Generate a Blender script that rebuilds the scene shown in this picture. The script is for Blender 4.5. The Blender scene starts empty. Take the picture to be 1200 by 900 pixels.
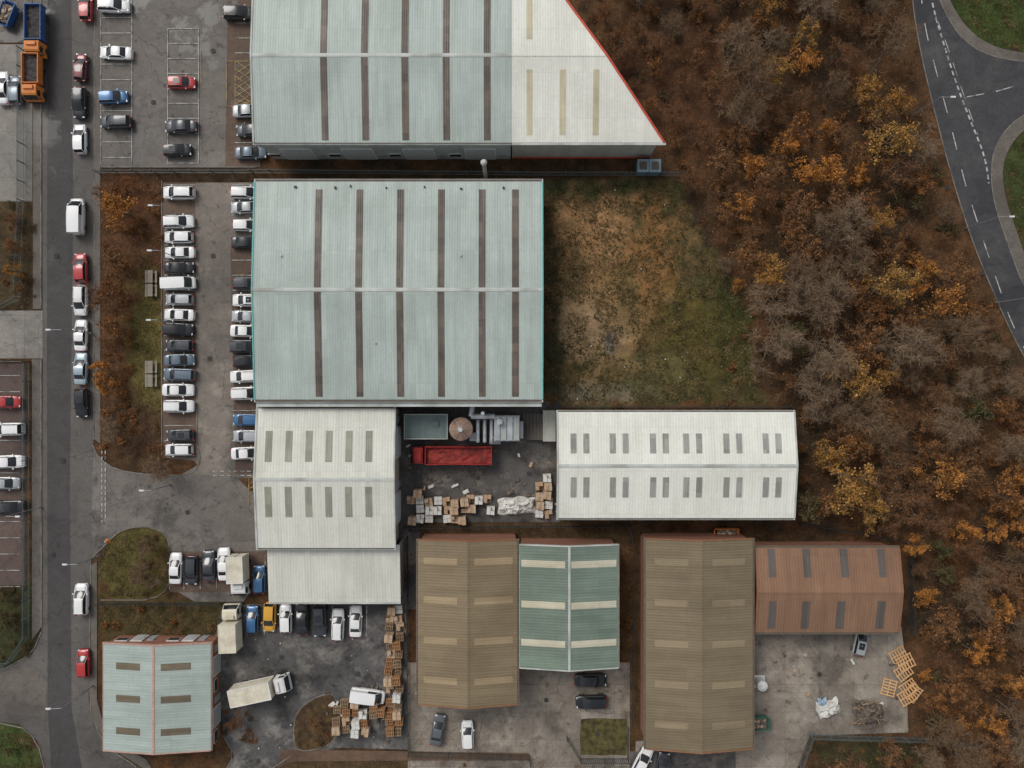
import bpy, math, random
from mathutils import Vector, Matrix, noise
random.seed(7)
R=random.random
U=random.uniform
sc=bpy.context.scene
S=0.125; H=112.0
def W(px,py,z=0.0):
    k=(H-z)/H*S
    return Vector(((px-600)*k,(450-py)*k,z))
def lin(r,g,b):
    f=lambda c:(c/255/12.92) if c/255<=.04045 else ((c/255+.055)/1.055)**2.4
    return (f(r),f(g),f(b))
# ---------------------------------------------------------------- materials
def newmat(name):
    m=bpy.data.materials.new(name); m.use_nodes=True
    nt=m.node_tree
    return m,nt,nt.nodes["Principled BSDF"]
def N(nt,t,**k):
    n=nt.nodes.new(t)
    for a,v in k.items(): setattr(n,a,v)
    return n
def L(nt,a,b): nt.links.new(a,b)
def math_(nt,op,a,b=None,c=None):
    n=nt.nodes.new('ShaderNodeMath'); n.operation=op
    for i,v in enumerate((a,b,c)):
        if v is None: continue
        if isinstance(v,(int,float)): n.inputs[i].default_value=v
        else: L(nt,v,n.inputs[i])
    return n.outputs[0]
def mapr(nt,v,a,b,c,d):
    n=nt.nodes.new('ShaderNodeMapRange'); n.clamp=True
    L(nt,v,n.inputs[0])
    for i,x in enumerate((a,b,c,d)): n.inputs[i+1].default_value=x
    return n.outputs[0]
def mixc(nt,f,a,b,mode='MIX'):
    n=nt.nodes.new('ShaderNodeMix'); n.data_type='RGBA'; n.blend_type=mode
    if isinstance(f,(int,float)): n.inputs[0].default_value=f
    else: L(nt,f,n.inputs[0])
    for i,v in ((6,a),(7,b)):
        if isinstance(v,tuple): n.inputs[i].default_value=(v[0],v[1],v[2],1)
        else: L(nt,v,n.inputs[i])
    return n.outputs[2]
def scalec(nt,col,v):
    n=nt.nodes.new('ShaderNodeVectorMath'); n.operation='SCALE'
    if isinstance(col,tuple): n.inputs[0].default_value=col
    else: L(nt,col,n.inputs[0])
    L(nt,v,n.inputs['Scale'])
    return n.outputs[0]
def nz(nt,vec,scale,detail=3,rough=.55,out='Fac'):
    n=N(nt,'ShaderNodeTexNoise'); n.inputs['Scale'].default_value=scale
    n.inputs['Detail'].default_value=detail; n.inputs['Roughness'].default_value=rough
    L(nt,vec,n.inputs['Vector']); return n.outputs[out]
def wpos(nt): return N(nt,'ShaderNodeNewGeometry').outputs['Position']
def opos(nt): return N(nt,'ShaderNodeTexCoord').outputs['Object']
def vscale(nt,vec,s):
    n=N(nt,'ShaderNodeMapping'); n.inputs['Scale'].default_value=s; L(nt,vec,n.inputs['Vector']); return n.outputs[0]

def simple(name,col,rough=.6,metal=0,var=.12,scale=2.0,col2=None,spec=.3,coat=0,world=False,lo=.45,hi=.65,c2s=None,bump=0):
    m,nt,b=newmat(name)
    p=wpos(nt) if world else opos(nt)
    c=col
    if col2: c=mixc(nt,mapr(nt,nz(nt,p,c2s or scale*.4,3,.6),lo,hi,0,1),col,col2)
    v=mapr(nt,nz(nt,p,scale,2,.6),.25,.75,1-var,1+var)
    L(nt,scalec(nt,c,v),b.inputs['Base Color'])
    b.inputs['Roughness'].default_value=rough; b.inputs['Metallic'].default_value=metal
    b.inputs['Specular IOR Level'].default_value=spec
    if coat: b.inputs['Coat Weight'].default_value=coat; b.inputs['Coat Roughness'].default_value=.08
    if bump:
        bn=N(nt,'ShaderNodeBump'); bn.inputs['Strength'].default_value=bump; bn.inputs['Distance'].default_value=.05
        L(nt,nz(nt,p,scale*3,3),bn.inputs['Height']); L(nt,bn.outputs[0],b.inputs['Normal'])
    return m

def asphalt(name,col,patch=.18,crack=.35,stain=.35,stainscale=.12,lightc=None,rough=.8,joints=0):
    m,nt,b=newmat(name); p=wpos(nt)
    v1=mapr(nt,nz(nt,p,.06,6,.62),.3,.7,1-patch*1.1,1+patch*1.1)
    v2=mapr(nt,nz(nt,p,3.5,2,.7),.2,.8,.82,1.18)
    v3=mapr(nt,nz(nt,p,.6,4,.7),.3,.7,.86,1.14)
    dis=N(nt,'ShaderNodeVectorMath',operation='ADD')
    L(nt,p,dis.inputs[0]); L(nt,scalec(nt,nz(nt,p,.5,3,.6,'Color'),mapr(nt,v1,0,1,1.5,1.5)),dis.inputs[1])
    vo=N(nt,'ShaderNodeTexVoronoi',feature='DISTANCE_TO_EDGE'); vo.inputs['Scale'].default_value=.13
    L(nt,dis.outputs[0],vo.inputs['Vector'])
    cr=mapr(nt,vo.outputs['Distance'],.0,.009,1-crack,1)
    vp=N(nt,'ShaderNodeTexVoronoi'); vp.distance='CHEBYCHEV'; vp.inputs['Scale'].default_value=.11; vp.inputs['Randomness'].default_value=.8
    L(nt,p,vp.inputs['Vector'])
    sx=N(nt,'ShaderNodeSeparateColor'); L(nt,vp.outputs['Color'],sx.inputs[0])
    pv=mapr(nt,sx.outputs[0],0,1,1-patch*.45,1+patch*.45)
    sn=nz(nt,p,stainscale,6,.68)
    st=mapr(nt,sn,.49,.60,1,1-stain)
    st2=mapr(nt,nz(nt,p,.9,2,.5),.62,.72,1,1-stain*.8)
    v=math_(nt,'MULTIPLY',v1,v2); v=math_(nt,'MULTIPLY',v,v3)
    v=math_(nt,'MULTIPLY',v,cr); v=math_(nt,'MULTIPLY',v,pv); v=math_(nt,'MULTIPLY',v,st); v=math_(nt,'MULTIPLY',v,st2)
    c=col
    if lightc: c=mixc(nt,mapr(nt,nz(nt,p,.22,5,.7),.5,.64,0,1),col,lightc)
    if joints:
        br=N(nt,'ShaderNodeTexBrick'); br.offset=0; br.inputs['Scale'].default_value=1
        br.inputs['Brick Width'].default_value=joints; br.inputs['Row Height'].default_value=joints*.8
        br.inputs['Mortar Size'].default_value=.035; br.inputs['Mortar Smooth'].default_value=.3
        br.inputs['Color1'].default_value=(.88,.88,.88,1); br.inputs['Color2'].default_value=(1.1,1.1,1.1,1); br.inputs['Mortar'].default_value=(.66,.66,.63,1)
        L(nt,p,br.inputs['Vector'])
        c=mixc(nt,1.0,c,br.outputs['Color'],'MULTIPLY')
    L(nt,scalec(nt,c,v),b.inputs['Base Color'])
    L(nt,mapr(nt,sn,.53,.60,rough,rough-.45),b.inputs['Roughness']); b.inputs['Specular IOR Level'].default_value=.35
    return m

def sheet(name,col,axis,pitch=.5,dirt=(.25,.24,.2),dirtamt=.35,rib=.07,metal=0.0,rough=.45,patch=.07,lap=6.0):
    m,nt,b=newmat(name); p=wpos(nt)
    sp=N(nt,'ShaderNodeSeparateXYZ'); L(nt,p,sp.inputs[0])
    a=sp.outputs[axis]; o=sp.outputs[1-axis]
    w=math_(nt,'SINE',math_(nt,'MULTIPLY',a,2*math.pi/pitch))
    ribv=mapr(nt,w,-1,1,1-rib,1+rib*.6)
    fl=math_(nt,'FLOOR',a)
    fo=math_(nt,'FLOOR',math_(nt,'MULTIPLY',o,1/lap))
    wn=N(nt,'ShaderNodeTexWhiteNoise',noise_dimensions='2D'); cx=N(nt,'ShaderNodeCombineXYZ'); L(nt,fl,cx.inputs[0]); L(nt,fo,cx.inputs[1]); L(nt,cx.outputs[0],wn.inputs['Vector'])
    pv=mapr(nt,wn.outputs['Value'],0,1,1-patch,1+patch)
    fr=math_(nt,'FRACT',math_(nt,'MULTIPLY',o,1/lap))
    lapv=mapr(nt,fr,0,.02,.9,1)
    s=(1.3,.09,.5) if axis==0 else (.09,1.3,.5)
    st=nz(nt,vscale(nt,p,s),1.0,4,.65)
    big=nz(nt,p,.11,5,.62)
    dm=math_(nt,'MULTIPLY',mapr(nt,st,.4,.72,0,1),dirtamt)
    c=mixc(nt,dm,col,dirt)
    c=mixc(nt,math_(nt,'MULTIPLY',mapr(nt,big,.45,.64,0,1),dirtamt*.9),c,dirt)
    v=math_(nt,'MULTIPLY',ribv,pv); v=math_(nt,'MULTIPLY',v,lapv)
    v=math_(nt,'MULTIPLY',v,mapr(nt,nz(nt,p,2.5,3,.7),.2,.8,.92,1.08))
    L(nt,scalec(nt,c,v),b.inputs['Base Color'])
    b.inputs['Roughness'].default_value=rough; b.inputs['Metallic'].default_value=metal; b.inputs['Specular IOR Level'].default_value=.35
    bn=N(nt,'ShaderNodeBump'); bn.inputs['Strength'].default_value=.25; bn.inputs['Distance'].default_value=.03
    L(nt,w,bn.inputs['Height']); L(nt,bn.outputs[0],b.inputs['Normal'])
    return m

def leafmat(name,c1,c2,c3):
    m,nt,b=newmat(name)
    g=N(nt,'ShaderNodeNewGeometry'); oi=N(nt,'ShaderNodeObjectInfo')
    c=mixc(nt,mapr(nt,g.outputs['Random Per Island'],.1,.9,0,1),c1,c2)
    c=mixc(nt,mapr(nt,oi.outputs['Random'],.2,1,0,.85),c,c3)
    v=mapr(nt,nz(nt,opos(nt),.7,1),.3,.7,.5,1.45)
    L(nt,scalec(nt,c,v),b.inputs['Base Color']); b.inputs['Roughness'].default_value=.8
    b.inputs['Specular IOR Level'].default_value=.1
    return m

M_road=asphalt('road_tarmac',lin(97,93,89),.2,.35,.3)
M_lane=asphalt('road_tarmac_dark',lin(73,71,70),.18,.3,.22)
M_road2=asphalt('main_road_tarmac',lin(69,69,71),.18,.15,.28,lightc=lin(80,79,79))
M_park=asphalt('car_park_tarmac',lin(116,110,104),.24,.4,.55)
M_park2=asphalt('car_park_tarmac_worn',lin(121,113,105),.24,.4,.48,lightc=lin(136,127,117))
M_bay=asphalt('bay_tarmac_brown',lin(101,84,72),.22,.35,.45)
M_yard=asphalt('yard_tarmac',lin(88,85,82),.3,.35,.5,stainscale=.2,lightc=lin(120,112,104))
M_yard2=asphalt('yard_tarmac_wet',lin(90,88,86),.3,.35,.58,stainscale=.2,lightc=lin(130,125,119))
M_conc=asphalt('yard_concrete',lin(140,130,118),.24,.4,.48,lightc=lin(156,148,136),joints=5.0)
M_conc2=asphalt('plot_concrete',lin(140,135,128),.22,.35,.4,joints=4.2)
M_lot=asphalt('lot_tarmac_red',lin(97,82,76),.18,.3,.38)
M_pave=asphalt('pavement',lin(107,100,93),.15,.25,.3)
M_pathb=asphalt('brick_path',lin(108,86,70),.15,.2,.3)
M_kerb=simple('kerb_concrete',lin(130,124,116),.8,var=.25,scale=1.5,world=True,col2=lin(96,90,82),c2s=.5)
M_white=simple('road_paint_white',(.48,.48,.46),.7,var=.25,scale=2,col2=(.17,.17,.165),world=True,lo=.46,hi=.64,c2s=1.1)
M_yel=simple('road_paint_yellow',(.40,.29,.11),.7,var=.25,scale=2,col2=(.17,.14,.09),world=True,lo=.45,hi=.62,c2s=1.1)
M_bark=simple('bark',(.14,.108,.08),.9,var=.3,scale=3,spec=.1)
def twigmat(name,a,b_):
    m,nt,b=newmat(name); oi=N(nt,'ShaderNodeObjectInfo')
    L(nt,mixc(nt,oi.outputs['Random'],a,b_),b.inputs['Base Color']); b.inputs['Roughness'].default_value=.9; b.inputs['Specular IOR Level'].default_value=.1; return m
M_twig=twigmat('twigs',(.26,.185,.122),(.19,.122,.072))
M_twig2=twigmat('twigs_red',(.23,.125,.068),(.17,.08,.04))
M_lo=leafmat('leaf_orange',(.54,.235,.055),(.34,.145,.04),(.38,.18,.055))
M_ly=leafmat('leaf_ochre',(.44,.245,.065),(.26,.14,.042),(.34,.165,.045))
M_lb=leafmat('leaf_brown',(.26,.13,.055),(.16,.085,.042),(.28,.125,.042))
M_lg=leafmat('leaf_green',(.055,.062,.024),(.09,.085,.035),(.11,.085,.04))
M_lit1=leafmat('litter_tan',(.20,.128,.068),(.13,.08,.043),(.19,.11,.055))
M_lit2=leafmat('litter_dark',(.10,.063,.036),(.065,.044,.028),(.08,.048,.026))
M_grass=leafmat('grass_blades',(.10,.092,.036),(.062,.06,.025),(.09,.075,.03))
M_dry=leafmat('dry_grass',(.24,.175,.082),(.14,.09,.042),(.2,.145,.072))
# ---------------------------------------------------------------- mesh collector
class G:
    def __init__(s): s.v=[]; s.f=[]; s.m=[]
    def add(s,vs,fs,mi=0):
        o=len(s.v); s.v+= [tuple(a) for a in vs]
        for f in fs: s.f.append(tuple(i+o for i in f)); s.m.append(mi)
    def prism(s,pts,z0,z1,mi=0):
        n=len(pts); a=sum(pts[i][0]*pts[(i+1)%n][1]-pts[(i+1)%n][0]*pts[i][1] for i in range(n))
        if a<0: pts=list(reversed(pts))
        vs=[(p[0],p[1],z0) for p in pts]+[(p[0],p[1],z1) for p in pts]
        s.add(vs,[tuple(range(n,2*n)),tuple(reversed(range(n)))]+[(i,(i+1)%n,n+(i+1)%n,n+i) for i in range(n)],mi)
    def flat(s,pts,z,mi=0):
        n=len(pts); a=sum(pts[i][0]*pts[(i+1)%n][1]-pts[(i+1)%n][0]*pts[i][1] for i in range(n))
        if a<0: pts=list(reversed(pts))
        s.add([(p[0],p[1],z) for p in pts],[tuple(range(n))],mi)
    def box(s,c,d,rz=0,mi=0,mat=None,taper=1.0):
        x,y,z=d[0]/2,d[1]/2,d[2]/2
        vs=[Vector((sx*x*(taper if sz>0 else 1),sy*y*(taper if sz>0 else 1),sz*z)) for sz in(-1,1) for sy in(-1,1) for sx in(-1,1)]
        rot=mat if mat is not None else Matrix.Rotation(rz,3,'Z')
        vs=[rot@v+Vector(c) for v in vs]
        s.add(vs,[(0,2,3,1),(4,5,7,6),(0,1,5,4),(2,6,7,3),(0,4,6,2),(1,3,7,5)],mi)
    def tube(s,p,q,r0,r1,n=6,mi=0,cap=True):
        p=Vector(p);q=Vector(q); d=(q-p)
        if d.length<1e-6: return
        d.normalize(); a=d.orthogonal().normalized(); b=d.cross(a)
        vs=[]
        for c,r in((p,r0),(q,r1)):
            for i in range(n):
                t=2*math.pi*i/n; vs.append(c+a*math.cos(t)*r+b*math.sin(t)*r)
        fs=[(i,(i+1)%n,n+(i+1)%n,n+i) for i in range(n)]
        if cap: fs+= [tuple(reversed(range(n))),tuple(range(n,2*n))]
        s.add(vs,fs,mi)
    def strip(s,a,b,w,z,mi=0):
        a=Vector(a[:2]);b=Vector(b[:2]); d=(b-a)
        if d.length<1e-6:return
        d.normalize(); n=Vector((-d.y,d.x))*w/2
        s.flat([a-n,b-n,b+n,a+n],z,mi)
    def wall(s,a,b,w,z0,z1,mi=0,ext=0):
        a=Vector(a[:2]);b=Vector(b[:2]); d=(b-a)
        if d.length<1e-6:return
        d.normalize(); n=Vector((-d.y,d.x))*w/2; a=a-d*ext; b=b+d*ext
        s.prism([a-n,b-n,b+n,a+n],z0,z1,mi)
    def mesh(s,name,mats,sharp=None):
        me=bpy.data.meshes.new(name); me.from_pydata(s.v,[],s.f)
        for m in mats: me.materials.append(m)
        me.polygons.foreach_set('material_index',s.m)
        if sharp is not None:
            me.polygons.foreach_set('use_smooth',[True]*len(s.f))
            try: me.set_sharp_from_angle(angle=math.radians(sharp))
            except Exception: pass
        me.update(); return me
    def obj(s,name,mats,parent=None,sharp=None):
        o=bpy.data.objects.new(name,s.mesh(name,mats,sharp)); sc.collection.objects.link(o)
        if parent: o.parent=parent
        return o
def inst(name,me,loc,rz=0,scale=1,parent=None):
    o=bpy.data.objects.new(name,me); sc.collection.objects.link(o)
    o.location=loc; o.rotation_euler=(0,0,rz)
    o.scale=(scale,)*3 if isinstance(scale,(int,float)) else scale
    if parent:o.parent=parent
    return o
def empty(name):
    e=bpy.data.objects.new(name,None); sc.collection.objects.link(e); e.empty_display_size=1; return e
def WP(pts,z=0): return [W(a,b,z).to_2d() for a,b in pts]
def rough(pts,step=1.2,amp=.35,seed=0):
    out=[]; n=len(pts)
    for i in range(n):
        a=pts[i];b=pts[(i+1)%n]; k=max(1,int((b-a).length/step))
        for j in range(k):
            p=a.lerp(b,j/k); q=noise.noise_vector(Vector((p.x*.6,p.y*.6,seed)))
            out.append(p+Vector((q.x,q.y))*amp)
    return out
def smooth(pts,it=2,closed=True):
    for _ in range(it):
        o=[];n=len(pts)
        for i in range(n if closed else n-1):
            a=Vector(pts[i]);b=Vector(pts[(i+1)%n]); o+=[a.lerp(b,.25),a.lerp(b,.75)]
        if not closed: o=[Vector(pts[0])]+o+[Vector(pts[-1])]
        pts=o
    return [tuple(p) for p in pts]
zc=[0.012]
def sheetarea(name,pts,mat,rg=0,dz=.004):
    zc[0]+=dz
    w=WP(pts)
    if rg: w=rough(w,1.2,rg,len(pts))
    g=G(); g.flat(w,zc[0]); return g.obj(name,[mat])
def inpoly(x,y,poly):
    c=False;n=len(poly);j=n-1
    for i in range(n):
        xi,yi=poly[i];xj,yj=poly[j]
        if (yi>y)!=(yj>y) and x<(xj-xi)*(y-yi)/(yj-yi)+xi: c=not c
        j=i
    return c
# ---------------------------------------------------------------- ground
def gcol(px,py):
    n1=noise.fractal(Vector((px*.012,py*.012,1)),1.0,2.1,5)
    n2=noise.fractal(Vector((px*.05,py*.05,4)),1.0,2.1,4)
    c=Vector(lin(68,54,41)).lerp(Vector(lin(98,70,47)),min(1,max(0,.45+n1*1.1)))
    c=c.lerp(Vector(lin(54,47,37)),min(1,max(0,n2*1.2)))
    def blob(x,y,rx,ry,col,s=1,soft=.25):
        nonlocal c
        d=((px-x)/rx)**2+((py-y)/ry)**2
        d=math.sqrt(d)+n2*.55+n1*.25
        t=min(1,max(0,(1-d)/soft+.5))*s
        c=c.lerp(Vector(lin(*col)),t)
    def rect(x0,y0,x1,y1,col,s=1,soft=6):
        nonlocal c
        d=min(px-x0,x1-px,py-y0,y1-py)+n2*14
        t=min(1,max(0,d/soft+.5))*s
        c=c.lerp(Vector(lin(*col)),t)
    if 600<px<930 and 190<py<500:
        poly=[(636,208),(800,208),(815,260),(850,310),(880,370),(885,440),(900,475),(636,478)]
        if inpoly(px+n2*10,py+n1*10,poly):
            c=Vector(lin(86,74,48)).lerp(Vector(lin(66,66,42)),min(1,max(0,.5+n1+n2)))
            blob(720,330,68,105,(136,106,72),.9,.6)
            blob(700,270,48,40,(148,114,80),.8,.7)
            blob(690,385,45,40,(144,122,94),.75,.7)
            blob(760,300,30,60,(126,90,54),.7,.7)
            blob(735,345,14,40,(96,84,54),.7,.6)
            blob(675,320,12,30,(98,82,58),.7,.6)
            blob(820,400,60,60,(82,74,38),.8,.5)
            blob(860,380,20,60,(64,66,36),.8,.6)
            blob(770,440,50,30,(98,90,60),.6,.6)
            blob(715,402,8,16,(94,92,88),.9,.4)
            blob(700,460,60,10,(118,110,94),.6,.6)
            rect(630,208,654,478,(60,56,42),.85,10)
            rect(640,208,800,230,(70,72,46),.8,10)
    rect(116,206,194,530,(86,61,44),.9)
    blob(172,420,28,95,(100,92,54),.95,.4)
    blob(140,235,30,25,(88,58,42),.9)
    blob(150,500,40,40,(70,53,41),.9)
    rect(118,612,200,702,(86,80,46),.9,4)
    rect(118,706,262,752,(76,67,44),.9,5)
    rect(728,610,760,870,(90,69,46),.9,4)
    rect(470,608,760,636,(76,61,44),.9,4)
    rect(-60,680,42,790,(56,60,38),.9,6)
    blob(10,880,32,32,(66,76,42),1)
    rect(-60,228,48,366,(76,65,48),.9,5)
    rect(672,838,736,890,(84,80,50),.9,4)
    blob(1180,20,62,52,(62,72,38),1,.15)
    blob(1215,215,45,75,(62,70,40),1,.2)
    rect(260,840,300,905,(84,68,48),.9,5)
    rect(300,880,760,960,(82,67,48),.9,5)
    blob(1010,885,70,20,(62,62,42),.9)
    blob(800,100,70,80,(94,64,46),.6,.8)
    return c
def axisvals(a,b,st,far):
    v=[]; x=a
    while x<b: v.append(x); x+=st
    v.append(b)
    return [-far,-far*.5,-far*.25,-far*.12]+v+[far*.12,far*.25,far*.5,far]
gx=axisvals(-88,88,.75,2000); gy=axisvals(-68,68,.75,2000)
vs=[];cols=[]
for y in gy:
    for x in gx:
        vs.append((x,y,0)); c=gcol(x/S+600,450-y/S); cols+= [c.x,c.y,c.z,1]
nx=len(gx); fs=[(j*nx+i,j*nx+i+1,(j+1)*nx+i+1,(j+1)*nx+i) for j in range(len(gy)-1) for i in range(nx-1)]
me=bpy.data.meshes.new('ground'); me.from_pydata(vs,[],fs)
at=me.color_attributes.new('soil','FLOAT_COLOR','POINT'); at.data.foreach_set('color',cols)
m,nt,b=newmat('earth_and_grass'); p=wpos(nt)
a=N(nt,'ShaderNodeAttribute',attribute_name='soil')
v=math_(nt,'MULTIPLY',mapr(nt,nz(nt,p,.5,6,.72),.28,.72,.45,1.55),mapr(nt,nz(nt,p,2.6,3,.75),.25,.75,.6,1.4))
c=scalec(nt,a.outputs['Color'],v)
vo=N(nt,'ShaderNodeTexVoronoi'); vo.inputs['Scale'].default_value=2.2; L(nt,p,vo.inputs['Vector'])
sx=N(nt,'ShaderNodeSeparateColor'); L(nt,vo.outputs['Color'],sx.inputs[0])
lf=math_(nt,'MULTIPLY',mapr(nt,sx.outputs[0],.8,.85,0,.45),mapr(nt,vo.outputs['Distance'],.25,.3,1,0))
c=mixc(nt,lf,c,(.16,.105,.06))
L(nt,c,b.inputs['Base Color']); b.inputs['Roughness'].default_value=.95; b.inputs['Specular IOR Level'].default_value=.1
bn=N(nt,'ShaderNodeBump'); bn.inputs['Strength'].default_value=.7; bn.inputs['Distance'].default_value=.15
L(nt,nz(nt,p,1.6,3,.7),bn.inputs['Height']); L(nt,bn.outputs[0],b.inputs['Normal'])
me.materials.append(m); o=bpy.data.objects.new('ground',me); sc.collection.objects.link(o)

# ---------------------------------------------------------------- paved areas
sheetarea('road',[(49,-90),(110,-90),(111,200),(109,525),(125,545),(125,640),(107,655),(106,700),(104,820),(110,850),(128,878),(165,900),(215,990),(60,990),(54,905),(44,868),(22,848),(-120,838),(-120,786),(8,782),(38,766),(49,740),(50,400)],M_road)
sheetarea('road_resurfaced_lane',[(56,-90),(83,-90),(86,250),(82,560),(84,830),(96,900),(110,990),(66,990),(60,900),(56,830),(55,400)],M_lane)
sheetarea('road_concrete_apron',[(-120,800),(-60,792),(0,788),(40,780),(55,800),(52,840),(20,838),(-120,832)],M_pave)
sheetarea('plot_yard',[(-120,52),(38,52),(38,236),(-120,236)],M_conc2)
sheetarea('plot_yard',[(-120,-90),(38,-90),(38,50),(-120,50)],M_yard)
sheetarea('driveway',[(-120,364),(50,364),(50,420),(-120,420)],M_conc2)
sheetarea('car_park',[(-120,426),(29,426),(29,686),(-120,686)],M_lot)
sheetarea('car_park',[(118,-90),(305,-90),(305,196),(118,196)],M_park)
sheetarea('parking_bays',[(268,-80),(305,-80),(305,196),(264,196)],M_bay)
sheetarea('car_park',[(192,214),(310,214),(312,560),(205,560),(232,545),(228,540),(192,536)],M_park2)
sheetarea('parking_bays',[(191,214),(229,214),(230,536),(191,533)],M_bay)
sheetarea('parking_bays',[(270,290),(308,290),(308,556),(276,556)],M_bay)
sheetarea('access_road',smooth([(109,522),(118,538),(135,550),(170,556),(310,556),(314,705),(200,705),(200,640),(192,622),(165,616),(140,622),(122,640),(107,655)],1),M_park)
sheetarea('parking_bays',[(199,646),(316,646),(316,694),(199,694)],M_bay)
sheetarea('service_yard',[(458,470),(656,470),(656,612),(458,612)],M_yard)
sheetarea('service_yard',[(456,606),(492,606),(492,714),(456,714)],M_yard2)
sheetarea('service_yard',[(262,708),(476,708),(478,878),(400,876),(340,886),(312,905),(300,990),(268,990),(262,905),(275,885),(262,862),(252,745)],M_yard2)
sheetarea('concrete_yard',[(478,776),(738,776),(738,990),(478,990)],M_conc)
sheetarea('concrete_yard',[(876,734),(1056,734),(1062,790),(1064,858),(948,862),(934,900),(925,990),(740,990),(745,868),(876,866)],M_conc)
sheetarea('tarmac_apron',[(738,880),(862,880),(862,990),(738,990)],M_yard)
sheetarea('footpath',[(330,878),(476,880),(620,882),(622,891),(470,891),(345,892),(325,900)],M_pathb)
lft=[(1066,-90),(1068,0),(1078,60),(1092,120),(1110,190),(1134,270),(1162,340),(1194,410),(1248,500),(1330,600)]
rgt=[(1420,560),(1300,450),(1235,390),(1200,340),(1180,285),(1163,235),(1160,190),(1172,158),(1200,132),(1260,112),(1330,105),(1330,84),(1260,82),(1200,73),(1158,66),(1128,48),(1108,18),(1097,-10),(1092,-90)]
sheetarea('main_road',smooth(lft,2,False)+smooth(rgt,2,False),M_road2)
pave=G()
pp=smooth([(1092,-90),(1097,-10),(1108,18),(1128,48),(1158,66),(1200,73),(1260,82)],2,False)
qq=smooth([(1102,-90),(1107,-14),(1118,12),(1135,36),(1162,55),(1202,63),(1262,72)],2,False)
pave.prism(WP(pp+qq[::-1]),0.0,.11)
pp=smooth([(1260,430),(1235,390),(1200,340),(1180,285),(1163,235),(1160,190),(1172,158),(1200,132),(1260,112)],2,False)
qq=smooth([(1275,425),(1250,385),(1213,335),(1194,280),(1178,235),(1173,198),(1184,168),(1208,145),(1262,126)],2,False)
pave.prism(WP(pp+qq[::-1]),0.0,.11)
pave.prism(WP([(111.5,-90),(118,-90),(118,520),(111.5,515)]),0,.1)
pave.prism(WP([(39,-90),(48,-90),(48,362),(39,362)]),0,.1)
pave.prism(WP([(38,421),(48,421),(48.5,735),(38,750)]),0,.1)
pave.prism(WP([(107.5,662),(114,658),(114,820),(122,850),(140,872),(172,890),(225,980),(217,984),(167,899),(129,876),(111,848),(106,820)]),0,.1)
pave.obj('pavement',[M_pave])
kb=G()
def kerb(pts,sm=0,closed=False,h=.13):
    if sm: pts=smooth(pts,sm,closed)
    w=WP(pts); n=len(w)
    for i in range(n if closed else n-1): kb.wall(w[i],w[(i+1)%n],.13,0,h+(i%2)*.003,0,.02)
kerb([(111,-90),(111,200),(110.6,515)]); kerb([(48.6,-90),(48.6,362)]); kerb([(48.6,421),(49,735)])
kerb([(109,522),(118,538),(135,550),(170,556),(200,557),(225,556),(236,540),(231,520),(231,480)],1)
kerb([(107,655),(122,640),(140,622),(165,616),(192,622),(200,640),(200,703),(118,703)],2)
kerb([(106.5,662),(105,820),(111,850),(129,878),(166,901),(217,986)],1)
kerb(lft[:-1],2)
kerb([(1092,-90),(1097,-10),(1108,18),(1128,48),(1158,66),(1200,73),(1260,82)],2)
kerb([(1260,430),(1235,390),(1200,340),(1180,285),(1163,235),(1160,190),(1172,158),(1200,132),(1260,112)],2)
kerb([(118,196),(300,196)]); kerb([(190,212),(190,535)]);kerb([(8,782),(38,766),(49,740)],1);kerb([(-100,838),(22,848),(44,868),(54,905),(60,980)],1)
kerb([(262,862),(275,885),(262,905),(268,980)],1); kerb([(340,886),(312,905),(300,980)],1)
kb.obj('kerb',[M_kerb])
M_soil=simple('bed_soil',lin(74,60,46),.95,var=.4,scale=1.5,col2=lin(94,77,51),world=True,spec=.1,bump=.5)
isl=smooth([(344,846),(352,828),(375,814),(396,812),(397,866),(372,878),(346,880)],2)
g=G(); g.prism(rough(WP(isl),1,.05),0,.17); g.obj('planting_bed',[M_soil])
kb=G(); kerb(isl,0,True,.2); kb.obj('kerb',[M_kerb])
g=G(); g.prism(rough(WP([(680,842),(734,842),(734,884),(680,884)]),1,.2),0,.14); g.obj('grass_bed',[simple('turf',lin(90,84,53),.95,var=.5,scale=1.5,col2=lin(72,66,46),world=True,spec=.1,bump=.6)])

# ---------------------------------------------------------------- markings
ln=G(); ZL=.14
def line(a,b,w=.1,mi=0,z=ZL): ln.strip(W(*a),W(*b),w,z,mi)
def dash(pts,on,off,w=.12,mi=0):
    P=[W(*p).to_2d() for p in pts]; cyc=on+off; pos=0
    for i in range(len(P)-1):
        a,b=P[i],P[i+1]; l=(b-a).length; d=(b-a)/l; s=0
        while s<l:
            ph=(pos+s)%cyc
            if ph<on-1e-4:
                e=min(l,s+(on-ph)); ln.strip(a+d*s,a+d*e,w,ZL,mi); s=e+1e-4
            else: s+=cyc-ph+1e-4
        pos+=l
line((155,-80),(155,193)); line((118.8,-80),(118.8,193))
y=-70
while y<195: line((120,y),(154,y)); y+=18.2
line((197,34),(197,192)); line((233,34),(233,192))
y=34
while y<196: line((197.6,y),(232.4,y)); y+=17.5
y=-60
while y<190:
    if not 68<y<126: line((276,y),(300,y))
    y+=17.5
for a,b in (((266,72),(299,72)),((266,125),(299,125)),((266,72),(266,125)),((276,72),(276,125))): line(a,b,.1,1)
for k in range(6):
    yy=72+k*9; line((277,yy),(299,min(125,yy+16)),.09,1); line((277,min(125,yy+14)),(299,yy),.09,1,ZL+.004)
line((236,60),(236,100),.08,1)
for k in range(19):
    yy=217+k*17.6
    line((193,yy),(229,yy),.09); line((272,yy),(300,yy),.09)
dash([(120,528),(120,612)],.5,.35,.14); dash([(124,528),(124,612)],.5,.35,.14)
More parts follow.
